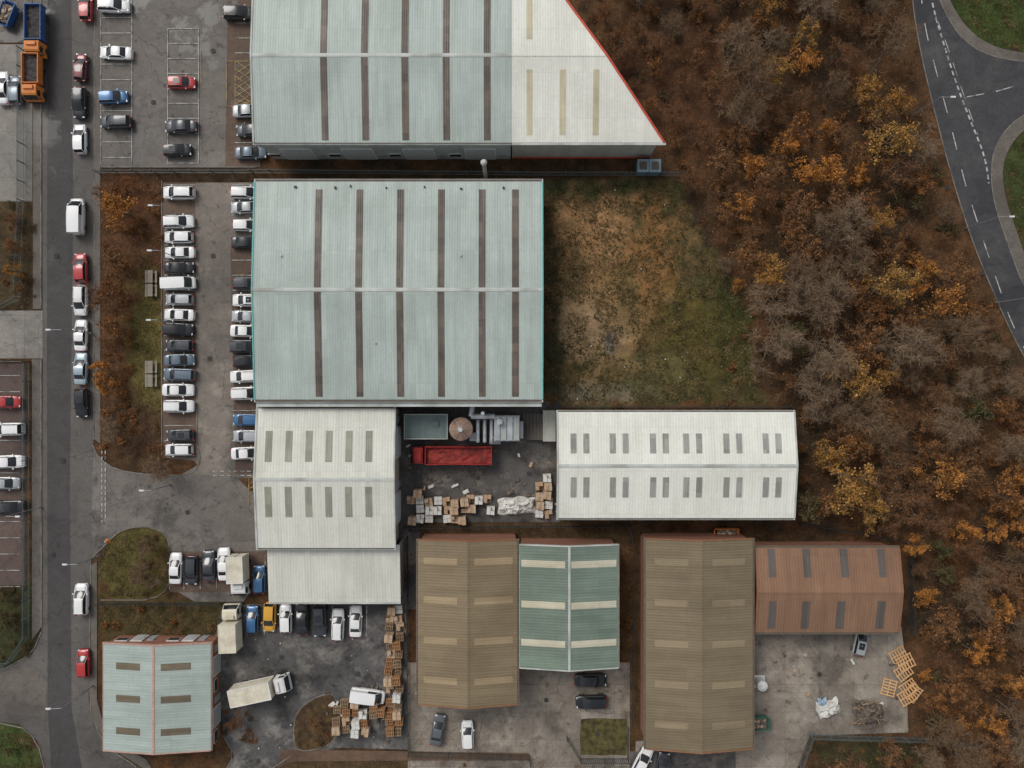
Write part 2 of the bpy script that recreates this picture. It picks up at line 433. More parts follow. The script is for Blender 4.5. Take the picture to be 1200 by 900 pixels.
dash([(250,552),(296,552)],.6,.4,.12); dash([(250,557),(296,557)],.6,.4,.12)
for x in (199,216,235,254,272,292,311): line((x,650),(x,690),.09)
for k in range(7): line((293,560+k*6),(299,557+k*6),.09,1)
line((292,560),(292,594),.1,1)
for x in range(290,440,20): line((x,710),(x,745),.09)
for yy in range(440,690,19): line((-6,yy),(24,yy),.09)
cen=smooth([(1076,-60),(1080,20),(1098,90),(1117,160),(1130,215),(1143,255),(1157,298),(1172,342),(1188,388),(1240,480)],2,False)
dash(cen,2.6,2.9,.14)
dash(smooth([(1084,-60),(1090,0),(1106,55),(1124,110),(1140,150),(1154,185),(1158,215)],2,False),.7,.45,.24)
dash(smooth([(1096,20),(1110,55),(1128,110),(1145,158)],2,False),2,1.6,.1)
dash([(1132,114),(1165,108),(1200,98),(1260,90)],2.6,1.8,.14)
ln.obj('road_markings',[M_white,M_yel])
g=G()
for x,y in ((66,300),(74,540),(62,650),(180,120),(250,60),(250,300),(246,420),(220,600),(330,770),(420,790),(560,560),(620,555),(640,820),(960,790),(700,860),(1110,220),(1150,320)):
    c=W(x,y,0); g.box((c.x,c.y,.15),(.6,.6,.012),U(0,.4))
g.obj('manhole_cover',[simple('cast_iron',(.045,.042,.04),.7)])

# ---------------------------------------------------------------- buildings
M_glass=simple('window_glass',(.03,.035,.04),.12,var=.1,spec=.6)
M_frame=simple('window_frame',(.6,.6,.58),.5)
M_shut=simple('roller_shutter',(.32,.34,.35),.5,var=.15)
M_brick=simple('brickwork',(.25,.12,.08),.85,var=.25,scale=3,world=True)
M_clad=sheet('wall_cladding_grey',lin(176,184,181),0,.4)
M_cladw=sheet('wall_cladding_pale',lin(178,177,168),0,.4)
M_gut=simple('gutter_grey',lin(192,195,190),.6,var=.2,scale=.8,world=True,col2=lin(154,155,148),c2s=.4)
M_guty=simple('gutter_dark',lin(92,84,76),.6,var=.25,world=True)
M_red=simple('trim_red',lin(188,78,60),.55,var=.2,world=True)
M_redd=simple('trim_salmon',lin(186,148,134),.6,var=.2,world=True)
M_teal=simple('trim_teal',lin(106,176,172),.5,var=.15,world=True)
M_orng=simple('trim_rust',lin(140,98,72),.6,var=.2,world=True)
M_tanT=simple('trim_tan',lin(120,106,87),.6,var=.2,world=True)
M_stripd=sheet('rooflight_grimy',lin(110,100,91),0,.3,dirt=lin(78,68,60),dirtamt=.8,rib=.1,patch=.22,lap=1.1)
M_stripw=sheet('rooflight_cream',lin(200,193,164),0,.3,dirt=lin(160,150,122),dirtamt=.5,patch=.08,lap=2.0)
M_litew=sheet('rooflight_green_grey',lin(150,152,136),0,.3,dirt=lin(120,121,108),dirtamt=.6,patch=.12,lap=1.5)
M_lited=sheet('rooflight_grey',lin(160,161,155),0,.3,dirt=lin(130,128,120),dirtamt=.6,patch=.15,lap=1.5)
M_litet=sheet('rooflight_tan',lin(160,142,112),1,.3,dirt=lin(138,119,92),dirtamt=.6,patch=.1)
M_litet2=sheet('rooflight_tan_dull',lin(144,130,105),1,.3,dirt=lin(128,113,90),dirtamt=.6,patch=.1)
M_litec=sheet('rooflight_pale',lin(204,199,178),1,.3,dirt=lin(168,160,136),dirtamt=.5,patch=.06)
M_litei=sheet('rooflight_brown',lin(120,109,91),1,.3,dirt=lin(90,80,66),dirtamt=.6,patch=.1)
M_liteh=sheet('rooflight_slate',lin(98,91,86),0,.3,dirt=lin(82,72,67),dirtamt=.5,patch=.12)

class B:
    def __init__(s,name,rect,eave,rise,axis,roof,wall,trim,gut,over=.2):
        s.e=empty(name); s.eave=eave; s.rise=rise; s.axis=axis; s.roof=roof; s.wallm=wall; s.trim=trim; s.gut=gut
        a=W(rect[0],rect[1],eave); b=W(rect[2],rect[3],eave)
        s.x0,s.x1=a.x,b.x; s.y0,s.y1=b.y,a.y
        s.xc=(s.x0+s.x1)/2; s.yc=(s.y0+s.y1)/2; s.hx=(s.x1-s.x0)/2; s.hy=(s.y1-s.y0)/2; s.ov=over
    def z(s,x,y):
        v=abs(y-s.yc)/s.hy if s.axis=='x' else abs(x-s.xc)/s.hx
        return s.eave+s.rise*(1-v)
    def slab(s,g,pts,off,th,mi=0):
        n=len(pts); a=sum(pts[i][0]*pts[(i+1)%n][1]-pts[(i+1)%n][0]*pts[i][1] for i in range(n))
        if a<0: pts=pts[::-1]
        vs=[(p[0],p[1],s.z(p[0],p[1])+off-th) for p in pts]+[(p[0],p[1],s.z(p[0],p[1])+off) for p in pts]
        fs=[tuple(range(n,2*n)),tuple(reversed(range(n)))]+[(i,(i+1)%n,n+(i+1)%n,n+i) for i in range(n)]
        g.add(vs,fs,mi)
    def rslab(s,g,x0,y0,x1,y1,off,th,mi=0): s.slab(g,[(x0,y0),(x1,y0),(x1,y1),(x0,y1)],off,th,mi)
    def std(s,ridge=True,trimw=.22,gutw=.28,sides=(0,1)):
        g=G()
        if s.axis=='x': s.rslab(g,s.x0,s.y0,s.x1,s.yc,0,.12); s.rslab(g,s.x0,s.yc,s.x1,s.y1,0,.12)
        else: s.rslab(g,s.x0,s.y0,s.xc,s.y1,0,.12); s.rslab(g,s.xc,s.y0,s.x1,s.y1,0,.12)
        g.obj('roof_sheeting',[s.roof],s.e)
        i=s.ov; X0,X1,Y0,Y1=s.x0+i,s.x1-i,s.y0+i,s.y1-i; g=G(); d=.14
        if s.axis=='x':
            z0=s.z(0,Y0)-d; zr=s.eave+s.rise-d
            g.add([(X0,Y0,0),(X1,Y0,0),(X1,Y1,0),(X0,Y1,0),(X0,Y0,z0),(X1,Y0,z0),(X1,Y1,z0),(X0,Y1,z0),(X0,s.yc,zr),(X1,s.yc,zr)],
              [(0,1,5,4),(2,3,7,6),(1,2,6,9,5),(3,0,4,8,7)])
        else:
            z0=s.z(X0,0)-d; zr=s.eave+s.rise-d
            g.add([(X0,Y0,0),(X1,Y0,0),(X1,Y1,0),(X0,Y1,0),(X0,Y0,z0),(X1,Y0,z0),(X1,Y1,z0),(X0,Y1,z0),(s.xc,Y0,zr),(s.xc,Y1,zr)],
              [(0,1,5,8,4),(2,3,7,9,6),(1,2,6,5),(3,0,4,7)])
        g.obj('walls',[s.wallm],s.e)
        g=G(); t=.06
        for a,b in (((X0,Y0),(X1,Y0)),((X1,Y0),(X1,Y1)),((X1,Y1),(X0,Y1)),((X0,Y1),(X0,Y0))): g.wall(a,b,t*2,0,1.2,0,t)
        g.obj('brick_plinth',[M_brick],s.e)
        g=G(); w=trimw
        if s.axis=='x':
            for k,(xa,xb) in enumerate(((s.x0-w,s.x0),(s.x1,s.x1+w))):
                if k in sides: s.rslab(g,xa,s.y0,xb,s.yc,.1,.5); s.rslab(g,xa,s.yc,xb,s.y1,.1,.5)
            g.obj('barge_flashing',[s.trim],s.e); g=G()
            xr=s.x1+(w if 1 in sides else 0)
            for ya in (s.y0-gutw,s.y1):
                g.prism([(s.x0-w,ya),(xr,ya),(xr,ya+gutw),(s.x0-w,ya+gutw)],s.eave-.3,s.eave-.06)
                g.prism([(s.x0,ya+.06),(s.x1,ya+.06),(s.x1,ya+gutw-.06),(s.x0,ya+gutw-.06)],s.eave-.28,s.eave-.04,1)
            g.obj('gutter',[s.gut,M_guty],s.e)
            if ridge:
                g=G(); s.rslab(g,s.x0,s.yc-.24,s.x1,s.yc,.05,.04); s.rslab(g,s.x0,s.yc,s.x1,s.yc+.24,.05,.04); g.obj('ridge_cap',[s.roof if ridge==2 else s.gut],s.e)
        else:
            for ya,yb in ((s.y0-w,s.y0),(s.y1,s.y1+w)):
                s.rslab(g,s.x0,ya,s.xc,yb,.1,.5); s.rslab(g,s.xc,ya,s.x1,yb,.1,.5)
            g.obj('barge_flashing',[s.trim],s.e); g=G()
            for xa in (s.x0-gutw,s.x1):
                g.prism([(xa,s.y0-w),(xa+gutw,s.y0-w),(xa+gutw,s.y1+w),(xa,s.y1+w)],s.eave-.3,s.eave-.06)
                g.prism([(xa+.06,s.y0),(xa+gutw-.06,s.y0),(xa+gutw-.06,s.y1),(xa+.06,s.y1)],s.eave-.28,s.eave-.04,1)
            g.obj('gutter',[s.gut,M_guty],s.e)
            if ridge:
                rw=.28 if ridge==2 else .16
                g=G(); s.rslab(g,s.xc-rw,s.y0,s.xc,s.y1,.05,.04); s.rslab(g,s.xc,s.y0,s.xc+rw,s.y1,.05,.04); g.obj('ridge_cap',[s.roof if ridge==2 else s.gut],s.e)
    def lights(s,rects,mat,off=.035):
        g=G()
        for r in rects:
            zz=s.eave+s.rise*.5
            a=W(r[0],r[1],zz); b=W(r[2],r[3],zz)
            x0,x1,y0,y1=a.x,b.x,b.y,a.y
            x0=max(x0,s.x0+.02);x1=min(x1,s.x1-.02);y0=max(y0,s.y0+.02);y1=min(y1,s.y1-.02)
            if s.axis=='x' and y0<s.yc<y1:
                s.rslab(g,x0,y0,x1,s.yc-.3,off,.04); s.rslab(g,x0,s.yc+.3,x1,y1,off,.04)
            else: s.rslab(g,x0,y0,x1,y1,off,.04)
        g.obj('rooflights',[mat],s.e)
    def doors(s,side,n=2,w=4,h=4.2,win=True):
        g=G(); i=s.ov
        if side in 'SN': L0,L1=s.x0+i,s.x1-i; c=s.y0+i if side=='S' else s.y1-i; sg=-1 if side=='S' else 1
        else: L0,L1=s.y0+i,s.y1-i; c=s.x0+i if side=='W' else s.x1-i; sg=-1 if side=='W' else 1
        def pl(u,z,du,dz,mi,t):
            if side in 'SN': g.box((u,c+sg*t/2,z),(du,t,dz),0,mi)
            else: g.box((c+sg*t/2,u,z),(t,du,dz),0,mi)
        h=min(h,s.eave-.8)
        for k in range(n):
            u=L0+(L1-L0)*(k+.5)/n
            pl(u,h/2+.05,w+.5,h+.5,1,.16); pl(u,h/2+.03,w,h,0,.2)
            for q in range(int(h/.4)): pl(u,.3+q*.4,w,.05,1,.22)
            pl(u+w/2+1.2,1.06,.95,2.1,0,.12)
            if win:
                pl(u-w/2-1.6,1.9,1.8,1.1,1,.14); pl(u-w/2-1.6,1.9,1.6,.9,2,.17)
        g.obj('doors_and_windows',[M_shut,M_frame,M_glass],s.e)

gA=sheet('roof_grey_green',lin(176,187,180),0,.36,dirt=lin(150,160,153),dirtamt=.65,rib=.05,patch=.05)
gW=sheet('roof_pale',lin(224,224,214),0,.36,dirt=lin(194,192,180),dirtamt=.45,rib=.04,patch=.03)
gC=sheet('roof_off_white',lin(214,214,203),0,.4,dirt=lin(184,183,170),dirtamt=.5,rib=.05,patch=.04)
gD=sheet('roof_white',lin(230,230,220),0,.4,dirt=lin(204,202,189),dirtamt=.45,rib=.04,patch=.03)
gE=sheet('roof_tan',lin(134,119,94),1,.4,dirt=lin(112,98,76),dirtamt=.6,rib=.09,patch=.05)
gF=sheet('roof_green',lin(122,137,123),1,.4,dirt=lin(98,110,98),dirtamt=.6,rib=.1,patch=.06)
gG=sheet('roof_umber',lin(128,115,92),1,.4,dirt=lin(108,95,75),dirtamt=.6,rib=.09,patch=.05)
gH=sheet('roof_rust',lin(142,109,86),0,.4,dirt=lin(118,90,71),dirtamt=.6,rib=.09,patch=.06)
gI=sheet('roof_pale_teal',lin(172,184,177),1,.4,dirt=lin(146,156,149),dirtamt=.6,rib=.06,patch=.05)

A=B('warehouse',(298,-30,600,167),8.0,1.1,'x',gA,M_clad,M_gut,M_gut)
A.std(sides=(0,))
A.lights([(376,-28,384,163),(424,-28,432,163),(471,-28,479,163),(519,-28,527,163),(567,-28,575,163)],M_stripd)
A2=B('warehouse_extension',(600,-30,777,167),8.0,1.1,'x',gW,M_cladw,M_red,M_gut)
dt=W(640,-30,8);db=W(777,167,8)
X0=A.x1+.003
def dx(y): return db.x+(dt.x-db.x)*(y-db.y)/(dt.y-db.y)
g=G(); A2.slab(g,[(X0,A2.y0),(db.x,A2.y0),(dx(A2.yc),A2.yc),(X0,A2.yc)],0,.12); A2.slab(g,[(X0,A2.yc),(dx(A2.yc),A2.yc),(dt.x,A2.y1),(X0,A2.y1)],0,.12); g.obj('roof_sheeting',[gW],A2.e)
g=G()
for ya,yb in ((A2.y0,A2.yc),(A2.yc,A2.y1)): A2.slab(g,[(dx(ya),ya),(dx(ya)+.32,ya),(dx(yb)+.32,yb),(dx(yb),yb)],.12,.6)
g.obj('barge_flashing',[M_red],A2.e)
g=G(); g.prism([(X0,A2.y0+.2),(db.x-.5,A2.y0+.2),(dt.x-.4,A2.y1-.2),(X0,A2.y1-.2)],0,7.6); g.obj('walls',[M_cladw],A2.e)
g=G(); g.prism([(X0,A2.y0-.3),(db.x+.4,A2.y0-.3),(db.x+.4,A2.y0),(X0,A2.y0)],7.6,7.95); g.obj('gutter',[M_gut],A2.e)
g=G(); A2.rslab(g,X0,A2.yc-.2,dx(A2.yc),A2.yc,.05,.04); A2.rslab(g,X0,A2.yc,dx(A2.yc+.2),A2.yc+.2,.05,.04); g.obj('ridge_cap',[gW],A2.e)
A2.lights([(617,-26,624,47),(617,83,624,157),(656,83,663,157),(695,83,702,157)],M_stripw)
g=G(); g.box(((A.x0+A.x1)/2,A.y0+.2-.06,1.0),(A.hx*2-.5,.1,2.0)); g.box(((X0+db.x)/2-.2,A.y0+.2-.06,.5),(db.x-X0-.8,.1,.5),0,1); g.obj('base_panel',[M_clad,M_red],A.e)
A.doors('S',4,4,4.5)
Bb=B('warehouse',(299,213,635,468),8.0,1.1,'x',gA,M_clad,M_teal,M_gut); Bb.std(gutw=.4,trimw=.17)
Bb.lights([(x-4,221,x+4,465) for x in (373,421,469,517,565,604)],M_stripd)
Bb.doors('N',2,3,3); Bb.doors('W',2,4,4.2); Bb.doors('E',2,4,4.2)
g=G(); g.prism([(Bb.x0,Bb.y0-1.0),(Bb.x1,Bb.y0-1.0),(Bb.x1,Bb.y0-.42),(Bb.x0,Bb.y0-.42)],7.3,7.55); g.obj('eaves_walkway',[M_gut],Bb.e)
g=G()
for x,y in ((345,218),(392,219),(410,217),(452,219),(497,218),(540,220),(590,219),(330,300),(440,402),(540,300)):
    c=W(x,y,8.6); g.box((c.x,c.y,Bb.z(c.x,c.y)+.12),(U(.15,.35),U(.15,.3),.25),0,1 if y<250 else 0)
g.obj('roof_vents',[M_gut,M_glass],Bb.e)
C=B('factory_unit',(302,479,462,642),6.6,1.2,'x',gC,M_cladw,M_gut,M_gut); C.std()
xs=(315,338.5,362,385.5,409,432.5)
C.lights([(x-4,505,x+4,541) for x in xs]+[(x-4,570,x+4,606) for x in xs],M_litew)
C.doors('E',2,4,4.5,False); C.doors('W',2,4,4.2)
e=empty('annex_building'); y_n=C.y0+.2; yb=W(0,706,4.6).y; x0=W(314,0,5).x; x1=W(469,0,5).x
g=G(); g.add([(x0,yb,4.6),(x1,yb,4.6),(x1,y_n-.01,5.5),(x0,y_n-.01,5.5),(x0,yb,4.45),(x1,yb,4.45),(x1,y_n-.01,5.35),(x0,y_n-.01,5.35)],[(0,1,2,3),(7,6,5,4),(0,4,5,1),(1,5,6,2),(3,7,4,0)]); g.obj('roof_sheeting',[gC],e)
g=G(); g.add([(x0+.2,yb+.2,0),(x1-.2,yb+.2,0),(x1-.2,y_n-.02,0),(x0+.2,y_n-.02,0),(x0+.2,yb+.2,4.45),(x1-.2,yb+.2,4.45),(x1-.2,y_n-.02,5.3),(x0+.2,y_n-.02,5.3)],[(0,1,5,4),(1,2,6,5),(3,0,4,7)]); g.obj('walls',[M_cladw],e)
g=G(); g.box(((x0+x1)/2,yb-.12,4.45),(x1-x0,.22,.2)); g.obj('gutter',[M_gut],e)
D=B('factory_unit',(654,483,930,607),6.2,1.1,'x',gD,M_cladw,M_gut,M_gut); D.std()
xs=(672,687,718,733,765,780,804,819,851,866,897,912)
D.lights([(x-3.5,508,x+3.5,531) for x in xs]+[(x-3.5,559,x+3.5,583) for x in xs],M_lited)
D.doors('S',4,3.5,3.8); D.doors('N',3,2,2.6)
E=B('industrial_unit',(490,633,606,825),5.6,1.3,'y',gE,M_brick,M_orng,M_tanT); E.std(ridge=2,trimw=.15)
E.lights([(a,y-4,b,y+4) for y in (658,704,751,798) for a,b in ((496,536),(556,601))],M_litet); E.doors('S',2,3.6,3.8)
F=B('industrial_unit',(609,639,724,782),5.6,1.2,'y',gF,M_brick,M_gut,M_gut); F.std(trimw=.15,gutw=.2)
F.lights([(a,y-4,b,y+4) for y in (661,709,754) for a,b in ((611,662),(669,723))],M_litec); F.doors('S',2,3.6,3.8)
Gb=B('industrial_unit',(757,632,882,877),5.8,1.3,'y',gG,M_brick,M_orng,M_tanT); Gb.std(ridge=2,trimw=.15)
Gb.lights([(a,y-4,b,y+4) for y in (659,707,755,803,850) for a,b in ((768,806),(834,874))],M_litet2); Gb.doors('E',3,3.6,3.8)
Hb=B('industrial_unit',(886,642,1053,741),5.2,1.1,'x',gH,M_brick,M_orng,M_tanT); Hb.std(ridge=2,trimw=.15)
Hb.lights([(x-4.5,644,x+4.5,676) for x in (905,946,990,1034)]+[(x-4.5,704,x+4.5,738) for x in (905,944,985,1032)],M_liteh); Hb.doors('S',3,3.6,3.4)
I=B('office_unit',(121,754,247,879),3.9,1.1,'y',gI,M_brick,M_redd,M_redd); I.std(trimw=.13,gutw=.16)
I.lights([(a,y-4,b,y+4) for y in (781,819,857) for a,b in ((135,165),(190,223))],M_litei); I.doors('E',2,2.4,2.6); I.doors('N',2,1.2,2.2)
g=G();c=W(569,207,0); g.tube(c,c+Vector((0,0,7.2)),.3,.3,14); g.tube(c+Vector((0,0,7.2)),c+Vector((0,0,7.5)),.45,.2,14); g.obj('flue_stack',[M_gut],None,40)
e=empty('plant_enclosure'); g=G()
for k,(px,py) in enumerate(((752,197),(766,197))):
    c=W(px,py,1); g.box((c.x,c.y,1.1),(1.5,1.7,2.2),0,0); g.box((c.x,c.y,2.25),(1.65,1.85,.1),0,1); g.box((c.x,c.y,2.34),(1.0,1.1,.1),0,2)
g.obj('cabinets',[simple('cabinet_teal',lin(92,122,128),.5),simple('cabinet_top',lin(130,150,156),.5),M_guty],e)

# ---------------------------------------------------------------- cars
M_tyre=simple('tyre',(.02,.02,.02),.9); M_rim=simple('wheel_rim',(.35,.35,.36),.35,.8)
M_cg=simple('car_glass',(.018,.021,.025),.08,spec=.7,var=.05); M_hl=simple('headlamp',(.6,.62,.64),.15,spec=.6); M_tl=simple('tail_lamp',(.35,.02,.015),.2,spec=.6)
M_blk=simple('black_plastic',(.025,.025,.027),.6)
PC={'white':(.82,.82,.81),'silver':(.42,.44,.45),'black':(.018,.019,.022),'dark':(.05,.055,.065),'grey':(.13,.14,.15),'blue':(.045,.14,.30),'slate':(.12,.16,.20),'red':(.45,.03,.03),'maroon':(.14,.02,.025),'yellow':(.70,.36,.04),'lblue':(.35,.45,.5)}
PM={}
for k,c in PC.items():
    PM[k]=simple('car_paint_'+k,c,.32,.0 if k in('white','red','yellow') else .25,var=.04,scale=.6,spec=.5,coat=.6)
cm={}
def carmesh(kind,col,sun=False):
    key=(kind,col,sun)
    if key in cm: return cm[key]
    Ln,Wd,Ht={'hatch':(4.15,1.78,1.47),'saloon':(4.65,1.84,1.44),'suv':(4.55,1.9,1.68),'van':(5.1,1.98,1.98),'estate':(4.7,1.84,1.5)}[kind]
    g=G(); hw=Wd/2
    ts=[-.5,-.485,-.45,-.38,-.2,0,.2,.3,.4,.46,.49,.5]
    ws=[.72,.84,.93,.98,1,1,1,.98,.95,.88,.76,.62]
    belt={'hatch':.93,'saloon':.92,'suv':1.06,'van':1.1,'estate':.95}[kind]
    zt=[belt-.25,belt-.08,belt-.01,belt,belt,belt-.01,belt-.02,belt-.04,belt-.1,belt-.18,belt-.28,belt-.4]
    rows=[]
    for t,w,z in zip(ts,ws,zt):
        x=t*Ln; w*=hw
        rows.append([(x,-w*.9,.22),(x,-w,.42),(x,-w,z-.2),(x,-w*.95,z-.06),(x,-w*.84,z),(x,-w*.4,z+.03),(x,w*.4,z+.03),(x,w*.84,z),(x,w*.95,z-.06),(x,w,z-.2),(x,w,.42),(x,w*.9,.22)])
    nc=12; vs=[v for r in rows for v in r]; fs=[]
    for i in range(len(rows)-1):
        for j in range(nc-1): fs.append((i*nc+j,(i+1)*nc+j,(i+1)*nc+j+1,i*nc+j+1))
        fs.append((i*nc+nc-1,(i+1)*nc+nc-1,(i+1)*nc,i*nc))
    fs.append(tuple(reversed(range(nc)))); fs.append(tuple(range((len(rows)-1)*nc,len(rows)*nc)))
    fs=[tuple(reversed(f)) for f in fs]
    g.add(vs,fs,0)
    xr,xrr,xrf,xw={'hatch':(-.475,-.40,.06,.25),'saloon':(-.33,-.19,.07,.24),'suv':(-.475,-.41,.07,.25),'van':(-.49,-.47,.24,.38),'estate':(-.475,-.42,.07,.24)}[kind]
    b=hw*.86; r=hw*.70 if kind!='van' else hw*.84; zr=Ht
    prof=[(xr,b*.95,belt-.01,0),(xrr,r*.97,zr-.06,-.04),(xrr*.7+xrf*.3,r,zr-.01,-.02),(xrr*.3+xrf*.7,r,zr,0),(xrf,r*.97,zr-.07,.07),(xw,b*.95,belt-.02,.16)]
    co=[-1,-.55,0,.55,1]; cu=[0,.75,1,.75,0]
    vs=[]
    for (x,y,z,bu) in prof:
        for c,k in zip(co,cu): vs.append((x*Ln+bu*k,y*c,z+.035*k))
    g2=[]
    for i in range(5):
        for j in range(4):
            g2.append(((i*5+j,(i+1)*5+j,(i+1)*5+j+1,i*5+j+1),1 if (i==4 or i==0) and not(kind=='van' and i==0) else 0))
    o=len(g.v); g.v+=vs
    for f,mi in g2: g.f.append(tuple(o+k for k in f)); g.m.append(mi)
    for sd in(-1,1):
        base=[(p[0]*Ln,sd*b*.97,belt-.03) for p in prof]; top=[(p[0]*Ln,sd*p[1],p[2]) for p in prof]
        for i in range(5):
            if i==0: q=[top[0],top[1],base[1]]
            elif i==4: q=[top[4],top[5],base[4]]
            else: q=[top[i],top[i+1],base[i+1],base[i]]
            g.add(q,[tuple(range(len(q)))],1 if not(kind=='van' and i<3) else 0)
        for i in (0,4): g.tube(top[i],top[i+1],.045,.04,5,0)
        for i in (1,2,3): g.tube(top[i],top[i+1],.03,.03,4,0)
        g.tube(top[3],base[3],.035,.035,4,3)
        if kind in('suv','estate'): g.tube((top[1][0]+.2,sd*(r-.04),zr+.03),(top[4][0]-.2,sd*(r-.04),zr+.03),.022,.022,4,3)
        g.box((xw*Ln-.28,sd*(hw+.07),belt+.04),(.16,.2,.14),0,0)
        g.box((.455*Ln,sd*hw*.66,belt-.21),(.22,.34,.1),sd*-.35,4); g.box((-.492*Ln,sd*hw*.68,belt-.12),(.12,.3,.16),0,5)
        for xx in (.3,-.3):
            g.tube((xx*Ln,sd*(hw-.22),.32),(xx*Ln,sd*(hw+.005),.32),.33,.33,14,2); g.tube((xx*Ln,sd*(hw),.32),(xx*Ln,sd*(hw+.015),.32),.2,.2,10,6)
        g.box((.34*Ln,sd*hw*.72,belt-.015),(.18*Ln,.02,.03),0,3)
    g.box((.498*Ln,0,.42),(.06,hw*1.1,.2),0,3)
    g.box(((xw+.012)*Ln+.06,0,belt+.0),(.10,hw*1.25,.035),0,3)
    if sun: g.box(((xrr+xrf)/2*Ln+.25,0,zr+.018),(.95,hw*.95,.03),0,1)
    me=g.mesh('car_'+kind,[PM[col],M_cg,M_tyre,M_blk,M_hl,M_tl,M_rim],38)
    cm[key]=me; return me
def car(px,py,hd,col,kind='hatch',sc_=1):
    c=W(px,py,.7); me=carmesh(kind,col,(kind in('suv','hatch') and int(px*7+py)%4==0))
    inst('parked_van' if kind=='van' else 'parked_car',me,(c.x,c.y,.06),math.radians(hd+U(-2.5,2.5)),sc_*U(.97,1.03))
for y,col,k in ((226,'white','suv'),(260,'white','suv'),(278,'white','hatch'),(296,'white','saloon'),(314,'black','saloon'),(332,'white','van'),(351,'silver','hatch'),(369,'white','saloon'),(386,'black','suv'),(405,'dark','hatch'),(422,'slate','saloon'),(439,'slate','estate'),(457,'white','saloon'),(476,'white','suv'),(510,'dark','hatch'),(527,'white','hatch')):
    car(210+U(-1.5,1.5),y,random.choice((0,180)),col,k,.97)
for y,col,k in ((226,'white','suv'),(243,'silver','saloon'),(264,'white','hatch'),(284,'black','saloon'),(332,'dark','hatch'),(352,'white','suv'),(371,'silver','saloon'),(388,'white','saloon'),(406,'dark','suv'),(423,'black','hatch'),(441,'white','estate'),(461,'white','suv'),(492,'blue','hatch'),(511,'silver','hatch'),(531,'white','saloon')):
    car(289+U(-1.5,1.5),y,random.choice((0,180)),col,k,.97)
for x,y,h,col,k in ((134,7,0,'white','suv'),(136,62,180,'white','saloon'),(133,114,0,'blue','hatch'),(136,143,180,'dark','suv'),(213,97,0,'red','hatch'),(212,148,180,'dark','saloon'),(208,176,0,'black','hatch'),(281,16,0,'black','suv'),(292,130,0,'silver','saloon'),(294,153,180,'dark','hatch'),(294,179,0,'slate','saloon'),
  (101,8,90,'red','hatch'),(95,79,90,'maroon','hatch'),(94,121,270,'black','suv'),(94,163,90,'white','hatch'),(91,254,90,'white','van'),(95,314,90,'red','hatch'),(95,352,270,'white','suv'),(95,393,90,'white','saloon'),(95,432,90,'lblue','saloon'),(96,472,270,'black','hatch'),(96,702,90,'white','suv'),(98,777,90,'red','hatch'),
  (3,103,90,'white','saloon'),(19,106,90,'slate','hatch'),(8,471,0,'red','hatch'),(10,503,180,'white','suv'),(10,541,0,'white','saloon'),(7,566,0,'silver','hatch'),(10,594,180,'black','saloon'),
  (206,666,90,'white','saloon'),(225,668,270,'dark','hatch'),(245,663,90,'dark','saloon'),(263,661,90,'white','saloon'),(304,679,90,'blue','hatch'),
  (296,726,90,'blue','hatch'),(316,723,270,'yellow','hatch'),(335,725,90,'white','hatch'),(354,725,90,'black','saloon'),(375,727,270,'dark','suv'),(396,732,90,'white','estate'),(417,728,90,'white','saloon'),
  (431,815,-8,'white','van'),(513,855,80,'grey','saloon'),(548,861,90,'white','hatch'),(692,797,0,'black','saloon'),(693,822,180,'black','suv'),(752,893,60,'white','saloon'),(776,898,80,'dark','hatch'),(1008,752,80,'silver','hatch')):
    car(x,y,h,col,k)
